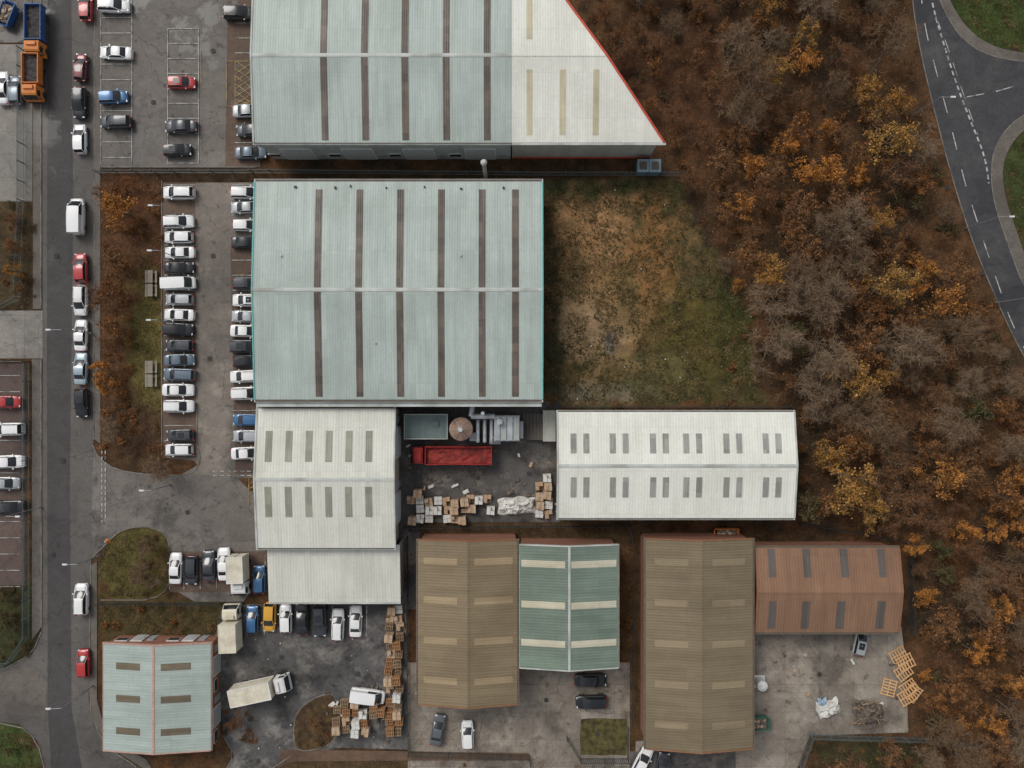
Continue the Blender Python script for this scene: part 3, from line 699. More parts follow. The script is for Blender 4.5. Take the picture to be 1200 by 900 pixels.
# ---------------------------------------------------------------- trucks
M_box=simple('truck_box_cream',lin(214,207,187),.5,col2=lin(192,183,161),scale=1.2); M_boxw=simple('truck_box_white',(.72,.72,.7),.4,var=.08)
M_chas=simple('chassis',(.04,.04,.04),.7); M_org=simple('orange_paint',lin(204,124,58),.45); M_blu=simple('blue_paint',lin(56,92,146),.45); M_rd=simple('trailer_red',lin(162,48,43),.55,col2=lin(122,42,38),scale=1.0,var=.2); M_load=simple('load_dark',lin(70,66,66),.9,var=.4,scale=2)
M_rdl=simple('trailer_load',lin(146,58,52),.85,var=.3,scale=1.5,col2=lin(108,50,46))
def lorry(name,px,py,hd,ln_,body,cab,opened=False,w=2.4,hb=2.6,load=None,cabl=2.0):
    e=empty(name); c=W(px,py,1.2); e.location=(c.x,c.y,.06); e.rotation_euler=(0,0,math.radians(hd))
    x1=ln_/2; bl=ln_-cabl-.3; bx=-ln_/2+bl/2
    g=G(); g.box((0,0,.75),(ln_-.3,.9,.3)); 
    for sd in(-1,1):
        for xx in ([x1-1.1,-ln_/2+1.4]+([-ln_/2+2.6,-ln_/2+3.8] if ln_>9 else [])): g.tube((xx,sd*(w/2-.35),.5),(xx,sd*(w/2-.02),.5),.5,.5,16)
    g.box((-ln_/2+.05,0,.7),(.1,w*.9,.15)); g.obj('chassis_and_wheels',[M_chas],e)
    g=G(); cx=x1-cabl/2; w2=w*.96
    pr=[(-cabl/2,.6),(-cabl/2,2.35),(-cabl/2+.35,2.5),(cabl/2-.75,2.45),(cabl/2-.5,2.3),(cabl/2-.08,1.45),(cabl/2,1.2),(cabl/2,.5)]
    n=len(pr); vs=[(cx+a,-w2/2*(.9 if z>2 else 1),z) for a,z in pr]+[(cx+a,w2/2*(.9 if z>2 else 1),z) for a,z in pr]
    g.add(vs,[tuple(reversed(range(n))),tuple(range(n,2*n))],0)
    for i in range(n):
        j=(i+1)%n; g.add([vs[i],vs[j],vs[n+j],vs[n+i]],[(0,1,2,3)],0)
    g.add([(cx+cabl/2-.47,-w2*.41,2.26),(cx+cabl/2-.47,w2*.41,2.26),(cx+cabl/2-.06,w2*.46,1.5),(cx+cabl/2-.06,-w2*.46,1.5)],[(0,1,2,3)],1)
    for sd in(-1,1):
        g.box((cx+.1,sd*w2*.487,1.85),(.8,.05,.6),0,1); g.box((cx+cabl/2-.2,sd*(w/2+.12),1.8),(.1,.22,.4),0,2)
    g.box((cx+cabl/2+.02,0,.65),(.12,w2,.3),0,2)
    g.box((cx-cabl/2+.45,0,2.62),(.5,w2*.6,.22),0,0)
    g.obj('cab',[cab,M_cg,M_blk],e,30)
    g=G()
    if not opened:
        g.box((bx,0,1.0+hb/2),(bl,w,hb),0,0)
        for sd in(-1,1): g.box((bx,sd*(w/2),1+hb),(bl+.05,.09,.09),0,1); g.box((bx,sd*(w/2),1.02),(bl+.05,.09,.1),0,1)
        for sd in(-1,1): g.box((bx+sd*bl/2,0,1+hb),(.09,w-.1,.085),0,1)
        k=0
        while -bl/2+1+k*1.2<bl/2: g.box((bx-bl/2+1+k*1.2,0,1+hb+.012),(.05,w-.12,.03),0,1); k+=1
        g.box((bx-bl/2-.02,0,1+hb/2),(.04,.06,hb-.2),0,2)
    else:
        g.box((bx,0,1.05),(bl,w,.1),0,0)
        for sd in(-1,1): g.box((bx,sd*(w/2-.05),1.05+hb/2),(bl,.1,hb),0,0); g.box((bx+sd*(bl/2-.05),0,1.05+hb/2),(.1,w-.22,hb),0,0)
        k=0
        while k*1.0<bl:
            for sd in(-1,1): g.box((bx-bl/2+.1+k*1.0,sd*(w/2+.03),1.05+hb/2),(.1,.08,hb),0,0)
            k+=1
    g.obj('body',[body,cab,M_chas],e)
    if load:
        g=G(); nx_,ny_=14,6; hs=[[1.15+hb*.45+.35*noise.noise(Vector((i*.7,j*.7,px))) for j in range(ny_)] for i in range(nx_)]
        vs=[(bx-bl/2+.12+(bl-.24)*i/(nx_-1),-w/2+.12+(w-.24)*j/(ny_-1),hs[i][j]) for i in range(nx_) for j in range(ny_)]
        g.add(vs,[(i*ny_+j,(i+1)*ny_+j,(i+1)*ny_+j+1,i*ny_+j+1) for i in range(nx_-1) for j in range(ny_-1)],0); g.obj('load',[load],e)
    return e
lorry('box_truck',282,673,-88,6.0,M_box,M_boxw,w=2.3)
lorry('box_truck',273,733,92,6.3,M_box,M_box,w=2.4)
lorry('box_truck',308,805,12,8.2,M_box,M_boxw,w=2.4)
lorry('tipper_lorry',40,92,-90,6.6,M_org,M_org,True,hb=1.2,load=M_load)
lorry('skip_lorry',43,38,-90,7.4,M_blu,M_org,True,hb=1.2,load=M_load)
lorry('tipper_trailer_lorry',529,533,180,11.8,M_rd,M_rd,True,hb=1.5,w=2.6,cabl=1.9,load=M_rdl)
# ---------------------------------------------------------------- clutter
M_wood=simple('pallet_wood',lin(150,126,100),.85,var=.3,scale=1.5,col2=lin(112,93,75)); M_woodo=simple('pallet_wood_orange',lin(166,124,86),.85,var=.3,scale=1.5,col2=lin(130,99,74))
M_card=simple('cardboard',lin(176,148,120),.85,var=.2,scale=1.2,col2=lin(204,188,168)); M_wrap=simple('white_wrap',lin(214,212,206),.4,var=.12,scale=1.5,col2=lin(180,176,168))
def palletmesh(nh,mat):
    g=G()
    for k in range(nh):
        z=k*.15
        for i in range(5): g.box((-.5+i*.25,0,z+.12),(.12,1.15,.022),U(-.03,.03))
        for j in(-.5,0,.5): g.box((0,j,z+.06),(1.1,.1,.09))
    return g.mesh('pallet_stack',[mat])
PM1=[palletmesh(n,m_) for n in (3,6,8,11) for m_ in (M_wood,M_wood,M_woodo)]
def crate(nb,mat):
    g=G(); 
    for i in range(6): g.box((-.5+i*.2,0,.12),(.12,1.15,.022),0,1)
    for j in(-.5,0,.5): g.box((0,j,.055),(1.1,.1,.09),0,1)
    for k in range(nb):
        for a in(-1,1):
            for b_ in(-1,1):
                if k==nb-1 and R()<.25: continue
                g.box((a*.275+U(-.02,.02),b_*.28+U(-.02,.02),.135+.24+k*.49),(.52,.53,.48),U(-.05,.05),0)
    return g.mesh('crate_stack',[mat,M_wood])
CM=[crate(n,m_) for n in(1,2,3) for m_ in(M_card,M_wrap,M_card)]
def pal(px,py,r=None,s=1.0): c=W(px,py,.8); inst('pallet_stack',random.choice(PM1),(c.x,c.y,.14),U(-.15,.15) if r is None else r,s)
def crt(px,py,s=1.05): c=W(px,py,.8); inst('crate_stack',random.choice(CM),(c.x,c.y,.14),U(-.12,.12),s)
for y in range(716,866,10):
    for x in (457,467):
        if R()<.85: (pal if R()<.7 else crt)(x+U(-2,2),y+U(-2,2))
for x in range(394,462,11):
    for y in range(824,868,11):
        if R()<.78 and not (x>440 and y<835): (pal if R()<.6 else crt)(x+U(-2,2),y+U(-2,2),)
for x in range(483,545,10):
    for y in (588,598,608):
        if R()<.78: crt(x+U(-2,2),y+U(-2,2))
for x,y in ((551,585),(561,586),(571,585),(553,596),(575,598),(632,570),(642,570),(641,580),(632,582),(633,592),(643,592),(632,602),(643,603),(641,560),(490,578)): crt(x,y)
for k,(x,y,r) in enumerate(((1053,768,.5),(1061,776,.45),(1058,787,.6),(1042,806,1.3),(1065,806,.6),(1062,816,.5),(1070,812,.9))):
    g=G(); 
    for i in range(6): g.box((-1.1+i*.44,0,.14),(.16,2.1,.05),U(-.04,.04))
    for j in(-.95,0,.95): g.box((0,j,.06),(2.5,.14,.1))
    o=g.obj('timber_frame',[simple('new_timber',lin(214,170,122),.8,var=.2)]); c=W(x,y,.3); o.location=(c.x,c.y,.14+.14*(k%3)); o.rotation_euler=(U(0,.08),U(0,.08),r)
def heap(name,px,py,lx,ly,h,mat,seed,rz=0):
    g=G(); nx_,ny_=22,14; c=W(px,py,0)
    vs=[]
    for i in range(nx_):
        for j in range(ny_):
            u=i/(nx_-1)*2-1; v=j/(ny_-1)*2-1; e=max(0,1-abs(u)**4)*max(0,1-abs(v)**4)
            z=h*e*(.65+.6*noise.noise(Vector((u*3+seed,v*3,seed)))+.25*noise.noise(Vector((u*9,v*9,seed))))
            q=noise.noise_vector(Vector((u*2,v*2,seed)))
            vs.append((u*lx/2+q.x*.4,v*ly/2+q.y*.4,max(0,z)+.02))
    g.add(vs,[(i*ny_+j,(i+1)*ny_+j,(i+1)*ny_+j+1,i*ny_+j+1) for i in range(nx_-1) for j in range(ny_-1)])
    o=g.obj(name,[mat],None); o.location=(c.x,c.y,.13); o.rotation_euler=(0,0,rz); return o
heap('tarpaulin_heap',605,592,5.4,2.4,1.3,M_wrap,3)
M_tarp=simple('tarp_blue',lin(160,180,200),.4,col2=lin(90,135,175),scale=1)
heap('tarpaulin_heap',970,829,3.2,2.4,1.2,M_wrap,8,.3); heap('tarpaulin_heap',962,822,1.2,1.2,1.0,M_tarp,9)
M_rub=simple('rubble_wood',lin(112,102,92),.9,var=.5,scale=3,col2=lin(80,72,64))
heap('scrap_heap',1018,835,4.0,3.2,1.0,M_rub,5)
g=G(); c=W(1018,835,.6)
for k in range(50): g.box((c.x+U(-2,2),c.y+U(-1.6,1.6),U(.3,1.1)),(U(.5,1.8),U(.06,.2),U(.04,.12)),mat=Matrix.Rotation(U(0,6.3),3,'Z')@Matrix.Rotation(U(-.4,.4),3,'X'),mi=random.choice((0,1,1)))
g.obj('timber_offcuts',[M_wood,M_rub])
def skip(px,py,rz,mat):
    g=G(); c=W(px,py,.6)
    for sd in(-1,1):
        g.box((0,sd*.85,.7),(3.0,.08,1.2),0,0); g.box((sd*1.55,0,.75),(.08,1.7,1.1),mat=Matrix.Rotation(sd*.45,3,'Y'),mi=0)
        g.box((0,sd*.9,1.3),(3.5,.1,.08))
    g.box((0,0,.12),(2.4,1.6,.1)); g.box((0,0,.8),(2.6,1.55,.5),0,1)
    for k in range(14): g.box((U(-1.1,1.1),U(-.6,.6),1.08),(U(.3,.9),U(.1,.4),U(.1,.3)),U(0,3),random.choice((1,2)))
    o=g.obj('waste_skip',[mat,M_rub,M_card]); o.location=(c.x,c.y,.14); o.rotation_euler=(0,0,rz)
skip(886,846,.05,simple('skip_green',lin(70,110,95),.6)); skip(10,18,1.2,M_blu); skip(850,626,0,M_org)
def tank(px,py):
    g=G(); g.tube((0,0,0),(0,0,1.9),.75,.75,18); g.tube((0,0,1.9),(0,0,2.15),.75,.35,18); g.tube((0,0,2.15),(0,0,2.25),.2,.2,12)
    g.box((0,0,.05),(1.8,1.8,.1)); c=W(px,py,1); o=g.obj('storage_tank',[M_boxw],None,30); o.location=(c.x,c.y,.14)
tank(891,801)
M_steel=simple('galvanised',(.46,.48,.49),.45,.4,var=.25,scale=1); M_dgt=sheet('cabin_roof_teal',lin(108,124,122),0,.4,dirt=lin(88,98,95)); M_rust=simple('rusty_cone',lin(156,128,110),.7,col2=lin(112,90,78),scale=1)
e=empty('plant_cabin'); c=W(499,500,3); g=G(); g.box((c.x,c.y,1.4),(6.0,3.3,2.8),0,0); g.box((c.x,c.y,2.87),(6.3,3.6,.12),0,1)
for sx_,sy_,a,b_ in((0,1.74,6.3,.12),(0,-1.74,6.3,.12)): g.box((c.x+sx_,c.y+sy_,3.0),(a,b_,.16),0,2)
for sx_ in(-3.05,3.05): g.box((c.x+sx_,c.y,3.0),(.12,3.3,.15),0,2)
g.box((c.x-1,c.y-1.68,1.1),(1,.08,2.1),0,2); g.box((c.x+1.4,c.y+.4,3.05),(.9,.8,.25),0,1); g.obj('cabin',[M_clad,M_dgt,M_gut],e)
e=empty('storage_silo'); c=W(540,503,5); g=G(); g.tube((c.x,c.y,1.2),(c.x,c.y,4.8),1.6,1.6,28,0); g.tube((c.x,c.y,4.8),(c.x,c.y,5.7),1.65,.3,28,1); g.tube((c.x,c.y,5.7),(c.x,c.y,5.95),.32,.32,14,2); g.tube((c.x,c.y,1.2),(c.x,c.y,.5),1.6,.4,28,0)
for k in range(6):
    t=k*math.pi/3; g.tube((c.x+1.5*math.cos(t),c.y+1.5*math.sin(t),0),(c.x+1.5*math.cos(t),c.y+1.5*math.sin(t),1.6),.08,.08,6,2)
    g.tube((c.x+1.6*math.cos(t),c.y+1.6*math.sin(t),4.87),(c.x+.35*math.cos(t),c.y+.35*math.sin(t),5.75),.04,.04,4,2)
g.obj('silo_body',[M_steel,M_rust,M_steel],e,30)
e=empty('dust_extraction_unit'); g=G(); c=W(594,502,4)
g.box((c.x,c.y,2.3),(3.6,3.6,3.4)); 
for sx_ in(-1.6,1.6):
    for sy_ in(-1.6,1.6): g.box((c.x+sx_,c.y+sy_,.3),(.2,.2,.6))
for k in range(4): g.box((c.x-1.35+k*.9,c.y,4.12),(.7,3.3,.25),0,k%2)
g.tube((c.x-1,c.y+1,4.2),(c.x-1,c.y+1,5.2),.4,.4,14); g.box((c.x+2.06,c.y-.3,1.6),(.5,2.4,2.6))
d1=W(552,488,4.5)
g.tube(d1,(c.x-1.7,d1.y,4.5),.38,.38,14); g.tube((d1.x,d1.y,4.5),(d1.x+.2,C.y1+.3,4.5),.38,.38,14)
for px in (560,568,576):
    q=W(px,505,3.4); g.tube((q.x,q.y+1.6,3.4),(q.x,q.y-1.4,3.4),.26,.26,12); g.tube((q.x,q.y-1.4,3.4),(q.x,q.y-1.4,.2),.26,.26,12)
q=W(556,512,2); g.box((q.x,q.y,1),(1.4,1.2,2)); q=W(580,516,2); g.box((q.x,q.y,1),(1.6,1.1,2),0,1)
q=W(566,484,5.5); g.tube((q.x,q.y,0),(q.x,q.y,7),.25,.25,12)
g.obj('filters_and_ducts',[M_steel,M_clad],e,30)
e=empty('loading_steps'); g=G(); q=W(622,500,1)
for k in range(6): g.box((q.x-.9+k*.5,q.y,.15+.15*k),(.48,3.8,.3+.3*k))
g.box((q.x+2.6,q.y+.2,1.5),(1.8,4.4,3.0),0,1); g.obj('steps',[M_pave,M_cladw],e)
g=G()
for _ in range(90):
    x,y=random.choice(((U(472,650),U(545,582)),(U(476,655),U(520,600)),(U(380,465),U(800,870)),(U(890,1050),U(760,855))))
    c=W(x,y,0); g.box((c.x,c.y,.24),(U(.2,1.0),U(.1,.6),U(.05,.25)),U(0,3),random.choice((0,1,1,2)))
g.obj('scattered_timber_and_boxes',[M_wrap,M_rub,M_card])
M_ww=simple('weathered_wood',lin(150,142,130),.85)
def picnic(px,py):
    g=G(); 
    for k in range(5): g.box((-.3+k*.15,0,.75),(.13,1.8,.04))
    for sd in(-1,1):
        for q in(0,.14): g.box((sd*(.66+q),0,.45),(.12,1.8,.04))
        g.box((0,sd*.65,.42),(1.5,.08,.08))
        for s2 in(-1,1): g.box((s2*.42,sd*.65,.36),(.08,.08,.8),mat=Matrix.Rotation(s2*-.35,3,'Y'))
    o=g.obj('picnic_table',[M_ww]); c=W(px,py,.7); o.location=(c.x,c.y,.02)
for a,b_ in ((176,324),(176,340),(176,430),(176,446)): picnic(a,b_)
M_pole=simple('lamp_pole',(.3,.31,.32),.5,.4); M_head=simple('lamp_head',(.68,.69,.7),.4)
def lamp(px,py,h,rz,arm=1.4):
    g=G(); g.tube((0,0,0),(0,0,h),.08,.05,8,0); g.tube((0,0,0),(0,0,1),.12,.12,8,0); g.tube((0,0,h),(arm,0,h+.15),.05,.04,8,0); g.box((arm+.3,0,h+.16),(.75,.26,.12),0,1,taper=.8); g.box((arm+.3,0,h+.08),(.5,.18,.05),0,1)
    o=g.obj('street_lamp',[M_pole,M_head]); c=W(px,py,0); o.location=(c.x,c.y,0); o.rotation_euler=(0,0,rz)
lamp(109.5,391,8,math.pi); lamp(109.5,803,8,math.pi); lamp(207,379,6,math.pi,.9); lamp(209,252,6,math.pi,.9); lamp(1066,138,8,0); lamp(200,568,6,math.pi,1); lamp(49,594,8,0);lamp(118,650,6,math.pi); lamp(1130,268,8,0); lamp(208,302,6,math.pi,.9); lamp(1166,355,8,0)
g=G(); c=W(126,634,0); g.tube((c.x,c.y,0),(c.x,c.y,.5),.4,.12,12,0); g.tube((c.x,c.y,.5),(c.x,c.y,.8),.12,.06,12,1); g.box((c.x,c.y,.02),(.8,.8,.04),.2,0); g.obj('traffic_cone',[M_org,M_boxw])
M_fen=simple('galvanised_fence',lin(112,124,124),.5,.3)
M_fend=simple('fence_dark',lin(66,70,68),.6)
def fence(pts,h=2.0,mat=None,pale=.28):
    P=WP(pts); g=G()
    for a,b_ in zip(P,P[1:]):
        l=(b_-a).length; d=(b_-a)/l; n=max(1,int(l/2.7))
        for k in range(n+1):
            q=a+d*l*k/n; g.box((q.x,q.y,h/2),(.09,.09,h),math.atan2(d.y,d.x))
        for z in(.35,h-.35): g.wall(a,b_,.045,z-.03,z+.03)
        n=int(l/pale)
        for k in range(n):
            q=a+d*(k+.5)*pale; g.box((q.x-d.y*.04,q.y+d.x*.04,h/2+.1),(.07,.02,h-.1),math.atan2(d.y,d.x))
    g.obj('palisade_fence',[mat or M_fen])
fence([(116,203),(296,203)]); fence([(297,203),(640,206),(800,206),(812,222)],2.2)
fence([(640,477),(925,477)],2.0,M_fend); fence([(474,617),(736,615),(742,640),(740,850)],2.0,M_fend)
fence([(478,628),(480,880),(620,884),(622,896)],2.0,M_fend); fence([(29,60),(29,236),(24,350),(2,362),(-40,362)],2)
fence([(-30,424),(35,424),(35,745),(14,775),(-60,786)],2); fence([(118,706),(258,706)],1.8,M_fend)
fence([(936,895),(948,860),(1080,864),(1260,884)],2); fence([(664,862),(680,888),(735,888),(735,850)],2,M_fend); fence([(935,612),(1062,634),(1066,740)],2,M_fend)

# ---------------------------------------------------------------- vegetation
def rv(): 
    while True:
        v=Vector((U(-1,1),U(-1,1),U(-1,1)))
        if .1<v.length<1: return v.normalized()
def treemesh(seed,h,spr,leafn,lsize,mats,twn=14,limbn=8,clump=.42,tw=.03):
    random.seed(seed); g=G(); tips=[]
    p=Vector((0,0,0)); d=Vector((0,0,1)); pts=[p.copy()]; r=h*.018+.06; n=5
    for i in range(n):
        d=(d+rv()*.12).normalized(); p=p+d*h*.72/n; pts.append(p.copy())
    for i in range(n): g.tube(pts[i],pts[i+1],r*(1-i/n*.75),r*(1-(i+1)/n*.75),6,0,False)
    for k in range(limbn):
        f=.28+.72*(k+.5)/limbn; q=f*n; i=min(n-1,int(q)); b=pts[i].lerp(pts[i+1],q-i)
        a=k*2.4+U(-.4,.4); up=.35+f*.9
        dd=Vector((math.cos(a),math.sin(a),up)).normalized(); ll=spr*(1.05-.45*f)*U(.8,1.15)
        lp=[b]; rr=r*.55*(1.1-f*.6)
        for s in range(3):
            dd=(dd+rv()*.25+Vector((0,0,.05))).normalized(); lp.append(lp[-1]+dd*ll/3)
        for s in range(3): g.tube(lp[s],lp[s+1],rr*(1-s*.28),rr*(1-(s+1)*.28),4,0,False)
        for s in range(6):
            t=U(.9,3)*.999; i2=min(2,int(t)); b2=lp[i2].lerp(lp[i2+1],t-i2)
            d2=(dd*.6+rv()*.9+Vector((0,0,.25))).normalized(); l2=ll*U(.3,.55)
            e2=b2+d2*l2; g.tube(b2,e2,rr*.4,.025,3,0,False); tips.append((b2,e2,d2))
            for w_ in range(twn):
                b3=b2.lerp(e2,U(.15,1)); d3=(d2*.7+rv()*.9).normalized(); l3=U(.4,1.1)*spr*.30
                e3=b3+d3*l3; sd=d3.cross(rv()).normalized()*tw
                g.add([b3-sd,b3+sd,e3],[(0,1,2)],1)
                b4=b3.lerp(e3,U(.3,.9)); d4=(d3+rv()*.8).normalized(); e4=b4+d4*l3*.6; sd=d4.cross(rv()).normalized()*tw*.8
                g.add([b4-sd,b4+sd,e4],[(0,1,2)],1)
    if leafn:
        per=max(1,leafn//len(tips))
        for b2,e2,d2 in tips:
            if R()<.12: continue
            for k in range(int(per*U(.4,1.6))):
                c=b2.lerp(e2,U(.3,1.15))+rv()*abs(random.gauss(0,clump))*spr*.28
                a=rv()*lsize*U(.5,1.1); b_=a.cross(rv()).normalized()*a.length*.75
                g.add([c-a,c+b_,c+a,c-b_],[(0,1,2,3)],2)
    return g.mesh('tree',mats)
T={}
T['bare']=[treemesh(11+i,8+i%3,3.8+.3*i,160,.1,[M_bark,M_twig,M_lb],twn=20,limbn=10) for i in range(4)]
T['bareR']=[treemesh(21+i,6+i%2,3.3,520,.12,[M_bark,M_twig2,M_lb],twn=16,limbn=9) for i in range(3)]
T['orange']=[treemesh(31+i,7+i,3.4,3000,.16,[M_bark,M_twig2,M_lo],twn=4) for i in range(3)]
T['ochre']=[treemesh(41+i,8+i,4.0,3400,.16,[M_bark,M_twig,M_ly],twn=5) for i in range(3)]
T['brown']=[treemesh(51+i,6+i,3.4,2100,.16,[M_bark,M_twig2,M_lb],twn=8) for i in range(3)]
T['green']=[treemesh(61+i,6+i,2.6,2400,.16,[M_bark,M_twig,M_lg],twn=4) for i in range(2)]
def shrubG(seed,n=420,ls=.13,r=1.3,h=1.3,lm=2,tm=1):
    random.seed(seed); g=G()
    for k in range(16):
        d=(rv()+Vector((0,0,1.0))).normalized(); e_=Vector((d.x*r,d.y*r,max(.3,d.z*h)))*U(.6,1)
        for q in range(n//16):
            c=e_*U(.45,1.08)+rv()*.28*r*.6; c.z=abs(c.z)+.02
            a=rv()*ls*U(.5,1.2); b_=a.cross(rv()).normalized()*a.length*.7
            if q%2==0:
                t_=c+rv()*.45; t_.z=abs(t_.z); sd=rv()*.02; g.add([c-sd,c+sd,t_],[(0,1,2)],tm)
            else: g.add([c-a,c+b_,c+a,c-b_],[(0,1,2,3)],lm)
    return g
SH={'brown':[shrubG(71+i,lm=2,tm=1) for i in range(2)],'green':[shrubG(81+i,lm=3,tm=0) for i in range(2)],'rust':[shrubG(91+i,360,.11,lm=4,tm=1) for i in range(2)],'grey':[shrubG(101+i,420,.06,1.6,1.7,lm=2,tm=0) for i in range(2)]}
SM=[M_twig,M_twig2,M_lb,M_lg,M_lo]
shG=G()
def shrub(px,py,kind,s=1.0):
    c=W(px,py,.6); p=random.choice(SH[kind]); a=U(0,6.28); s*=U(.85,1.15); ca,sa=math.cos(a)*s,math.sin(a)*s; o=len(shG.v)
    shG.v+= [(c.x+x*ca-y*sa,c.y+x*sa+y*ca,z*s) for x,y,z in p.v]
    shG.f+= [tuple(i+o for i in f) for f in p.f]; shG.m+=p.m
random.seed(99)
NM={'bare':'bare_tree','bareR':'bare_tree','orange':'autumn_tree','ochre':'autumn_tree','brown':'autumn_tree','green':'evergreen_tree'}
def tree(px,py,kind,s=1.0,z=5):
    c=W(px,py,z*s); inst(NM[kind],random.choice(T[kind]),(c.x,c.y,-.03),U(0,6.28),(s*U(.92,1.08),s*U(.92,1.08),s*U(.9,1.05)))
forest=[(668,-80),(1056,-80),(1060,0),(1070,70),(1084,130),(1102,200),(1126,280),(1154,350),(1186,418),(1258,530),(1320,980),(930,980),(945,905),(1085,876),(1078,740),(1070,632),(940,606),(940,480),(900,474),(893,400),(870,340),(830,290),(805,215),(790,170),(735,90),(690,20)]
hand=[(875,243,'orange',.75),(882,192,'orange',.75),(1040,332,'ochre',1.0),(1008,345,'brown',.9),(995,560,'ochre',1.15),(975,540,'ochre',.8),(1020,600,'ochre',.8),(1088,700,'orange',.6),(1072,640,'orange',.6),(1190,800,'orange',.75),(1162,850,'orange',.7),(905,8,'ochre',.75),(972,150,'orange',.55),(1015,112,'ochre',.7),(908,540,'bare',.8),(960,15,'bare',.9),(1030,262,'ochre',.7),(985,155,'brown',.7),(1000,300,'bare',1),(900,350,'bare',1),(905,410,'bare',1.05),(960,420,'bare',1.1),(1050,410,'bare',1.1),(1000,480,'bare',1.1),(1040,510,'bare',1),(865,160,'brown',.8),(850,190,'brown',.9),(940,350,'bare',1.0),(1040,60,'bare',.9),(990,60,'bareR',.9)]
placed=[]
for x,y,k,s in hand: tree(x,y,k,s); placed.append((x,y))
tries=0
while tries<8000 and len(placed)<390:
    tries+=1
    x,y=U(660,1300),U(-60,960)
    if not inpoly(x,y,forest): continue
    dmin=26
    if any((x-a)**2+(y-b_)**2<dmin*dmin for a,b_ in placed): continue
    if not(inpoly(x+16,y,forest) and inpoly(x-10,y+6,forest)): 
        if R()<.6: continue
        s=U(.4,.6)
    else: s=U(.6,1.1)
    nval=noise.noise(Vector((x*.008,y*.008,9)))+U(-.28,.28)
    if x<860 and y<300:
        k=random.choice(['bareR','bareR','brown','brown','bareR','bare']); s*=.8
    elif nval>.36: k=random.choice(['orange','brown','ochre','brown'])
    elif nval>.08: k=random.choice(['brown','brown','bare','bareR'])
    elif nval>-.25: k=random.choice(['bare','bare','bareR','bareR','brown'])
    else: k=random.choice(['bare','bareR','brown','green'] )
    if (x>1120 and y>600) and R()<.12: k='orange'; s*=.7
    placed.append((x,y)); tree(x,y,k,s)
cnt=0
while cnt<480:
    x,y=U(660,1260),U(-40,940)
    if not inpoly(x,y,forest): continue
    shrub(x,y,random.choices(['brown','grey','green','rust'],[5,5,1.6,.8])[0],U(.5,1.3)); cnt+=1
shG.obj('undergrowth',SM); shG=G()
for x,y,k,s in ((143,247,'orange',.95),(126,228,'bareR',.6),(130,350,'bareR',1.05),(150,345,'brown',.6),(138,385,'brown',.8),(120,430,'orange',.5),(128,450,'orange',.6),(135,500,'bare',.7),(150,215,'brown',.4),(190,546,'bare',.75),(160,300,'bareR',.5),(138,305,'brown',.8),(132,400,'bareR',.7),(22,318,'ochre',.42),(16,258,'bareR',.5),(20,290,'brown',.4),(12,728,'green',.55),(8,700,'green',.4),(175,640,'bare',.45),(168,668,'bare',.6),(185,680,'bare',.4),(12,880,'green',.3),(277,845,'bareR',.5),(372,848,'brown',.35),(20,340,'brown',.35)): tree(x,y,k,s,3)
for x0,y0,x1,y1,n,kinds_ in ((120,212,188,300,34,['brown','rust','grey']),(118,300,158,520,60,['brown','rust','brown','grey']),(120,490,188,535,14,['brown','grey']),(166,622,196,698,30,['grey','green','grey']),(2,236,38,358,26,['brown','green','grey']),(0,690,32,775,16,['green']),(260,830,300,870,10,['brown','green']),(346,826,392,874,10,['brown','grey','green']),(120,712,250,745,12,['brown','grey']),(732,640,754,840,14,['brown','grey']),(640,470,920,476,12,['grey','brown']),(940,868,1100,895,24,['green','brown','grey']),(636,225,650,470,14,['green','grey']),(420,893,740,910,8,['brown','grey']),(850,330,886,470,10,['green','brown','grey'])):
    for _ in range(n):
        x,y=U(x0,x1),U(y0,y1); shrub(x,y,random.choice(kinds_),U(.3,.8))
shG.obj('shrubbery',SM)
def blades(name,regions,mats,n,hh=.22,ww=.05):
    g=G(); 
    for poly,w_ in regions:
        xs_=[p[0] for p in poly]; ys_=[p[1] for p in poly]; k=0
        while k<n*w_:
            x,y=U(min(xs_),max(xs_)),U(min(ys_),max(ys_))
            if not inpoly(x,y,poly): continue
            nn=noise.fractal(Vector((x*.04,y*.04,2)),1,2,3)
            if nn<U(-.4,.2): continue
            c=W(x,y,0); k+=1; mi=0 if nn<U(-.2,.5) else 1
            for q in range(4):
                a=U(0,6.28); t=Vector((math.cos(a),math.sin(a),0)); sd=Vector((-t.y,t.x,0))*ww; b0=c+Vector((U(-.12,.12),U(-.12,.12),0)); h_=hh*U(.5,1.4)
                g.add([b0-sd,b0+sd,b0+t*h_*.8+Vector((0,0,h_))],[(0,1,2)],mi)
    return g.obj(name,mats)
fieldp=[(640,214),(798,214),(815,262),(848,312),(878,372),(886,440),(896,472),(640,472)]
blades('rough_grass',[(fieldp,1)],[M_grass,M_dry],9000)
blades('verge_grass',[([(150,310),(190,300),(190,480),(160,500)],.25),([(118,640),(165,618),(168,700),(118,700)],.25),([(118,710),(255,710),(255,745),(118,745)],.3),([(0,860),(35,860),(40,900),(0,900)],.1),([(1125,-20),(1215,-20),(1215,58),(1160,52),(1122,10)],.35),([(1180,180),(1215,150),(1215,330),(1185,260)],.25)],[M_grass,M_dry],4200,.13,.04)
g=G(); k=0
while k<20000:
    x,y=U(660,1240),U(-30,930)
    if not inpoly(x,y,forest): continue
    k+=1; c=W(x,y,0)+Vector((0,0,U(.02,.12))); a=rv()*U(.06,.16); a.z*=.3; b_=a.cross(Vector((U(-.3,.3),U(-.3,.3),1)))*.8
    g.add([c-a,c+b_,c+a,c-b_],[(0,1,2,3)],0 if R()<.5 else 1)
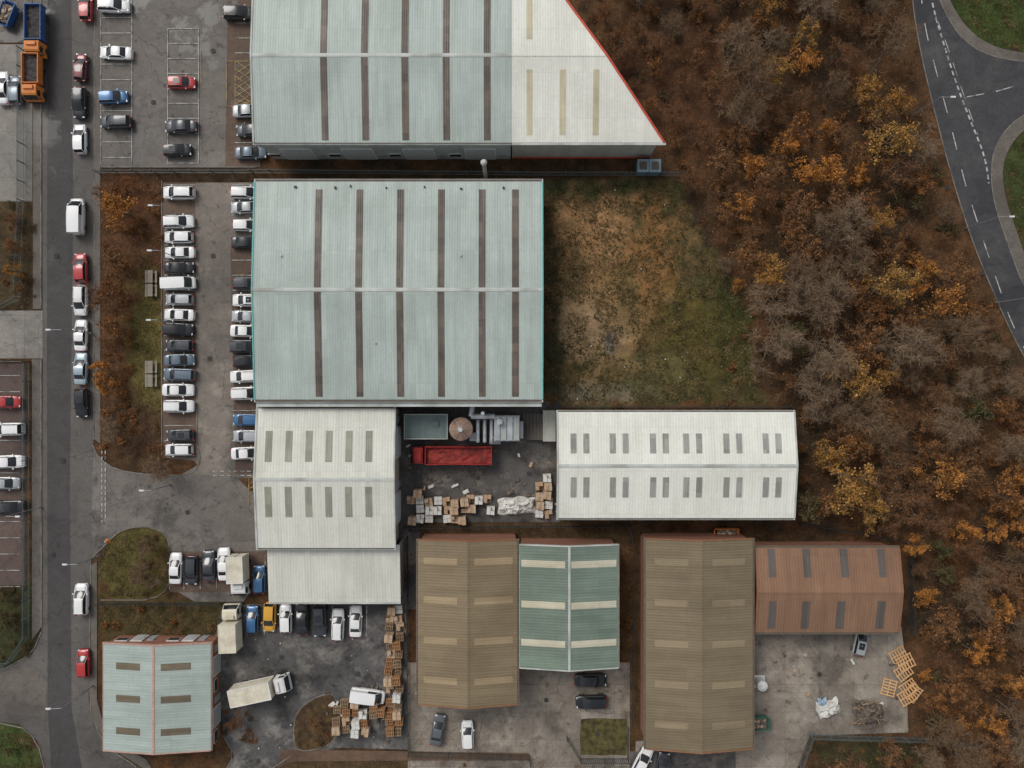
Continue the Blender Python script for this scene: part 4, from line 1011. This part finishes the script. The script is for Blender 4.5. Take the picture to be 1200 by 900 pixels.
for _ in range(3500):
    x,y=U(116,190),U(208,530); c=W(x,y,0)+Vector((0,0,U(.02,.08))); a=rv()*U(.06,.13); a.z*=.3; b_=a.cross(Vector((0,0,1)))*.8
    if x>155 and y>310 and R()<.7: continue
    g.add([c-a,c+b_,c+a,c-b_],[(0,1,2,3)],random.choice((0,1,2)))
g.obj('fallen_leaves',[M_lit1,M_lit2,M_lb])
g=G()
for _ in range(110):
    x,y=(U(650,880),U(215,470)) if R()<.5 else (U(265,470),U(745,880))
    c=W(x,y,.0); g.box((c.x,c.y,.2),(U(.06,.22),U(.06,.2),.05),U(0,3),0 if R()<.35 else 1)
g.obj('scattered_litter',[M_wrap,M_rub])

# ---------------------------------------------------------------- light, sky, camera
w=bpy.data.worlds.new('World'); sc.world=w; w.use_nodes=True; nt=w.node_tree; bg=nt.nodes['Background']
sky=nt.nodes.new('ShaderNodeTexSky'); sky.sky_type='NISHITA'; sky.sun_disc=False; sky.sun_elevation=math.radians(48); sky.sun_rotation=math.radians(-40)
sky.air_density=1.0; sky.dust_density=3.0
hs=nt.nodes.new('ShaderNodeHueSaturation'); hs.inputs['Saturation'].default_value=.27
L(nt,sky.outputs[0],hs.inputs['Color']); L(nt,hs.outputs[0],bg.inputs['Color']); bg.inputs['Strength'].default_value=.125
sd=bpy.data.lights.new('sun','SUN'); sd.energy=1.2; sd.angle=math.radians(24); sd.color=(1,.96,.895)
so=bpy.data.objects.new('sun',sd); sc.collection.objects.link(so)
az=math.radians(-40); el=math.radians(48)
dirv=-Vector((math.sin(az)*math.cos(el),math.cos(az)*math.cos(el),math.sin(el)))
so.rotation_euler=dirv.to_track_quat('-Z','Y').to_euler(); so.location=(-40,50,60)
cd=bpy.data.cameras.new('camera'); cd.sensor_width=36; cd.lens=36*H/150.0; cd.clip_end=5000; cd.clip_start=1
co_=bpy.data.objects.new('camera',cd); sc.collection.objects.link(co_); co_.location=(0,0,H); co_.rotation_euler=(0,0,0); sc.camera=co_
sc.view_settings.view_transform='Standard'
try: sc.view_settings.look='None'
except Exception: pass
sc.view_settings.exposure=0
print('objects',len(bpy.data.objects))
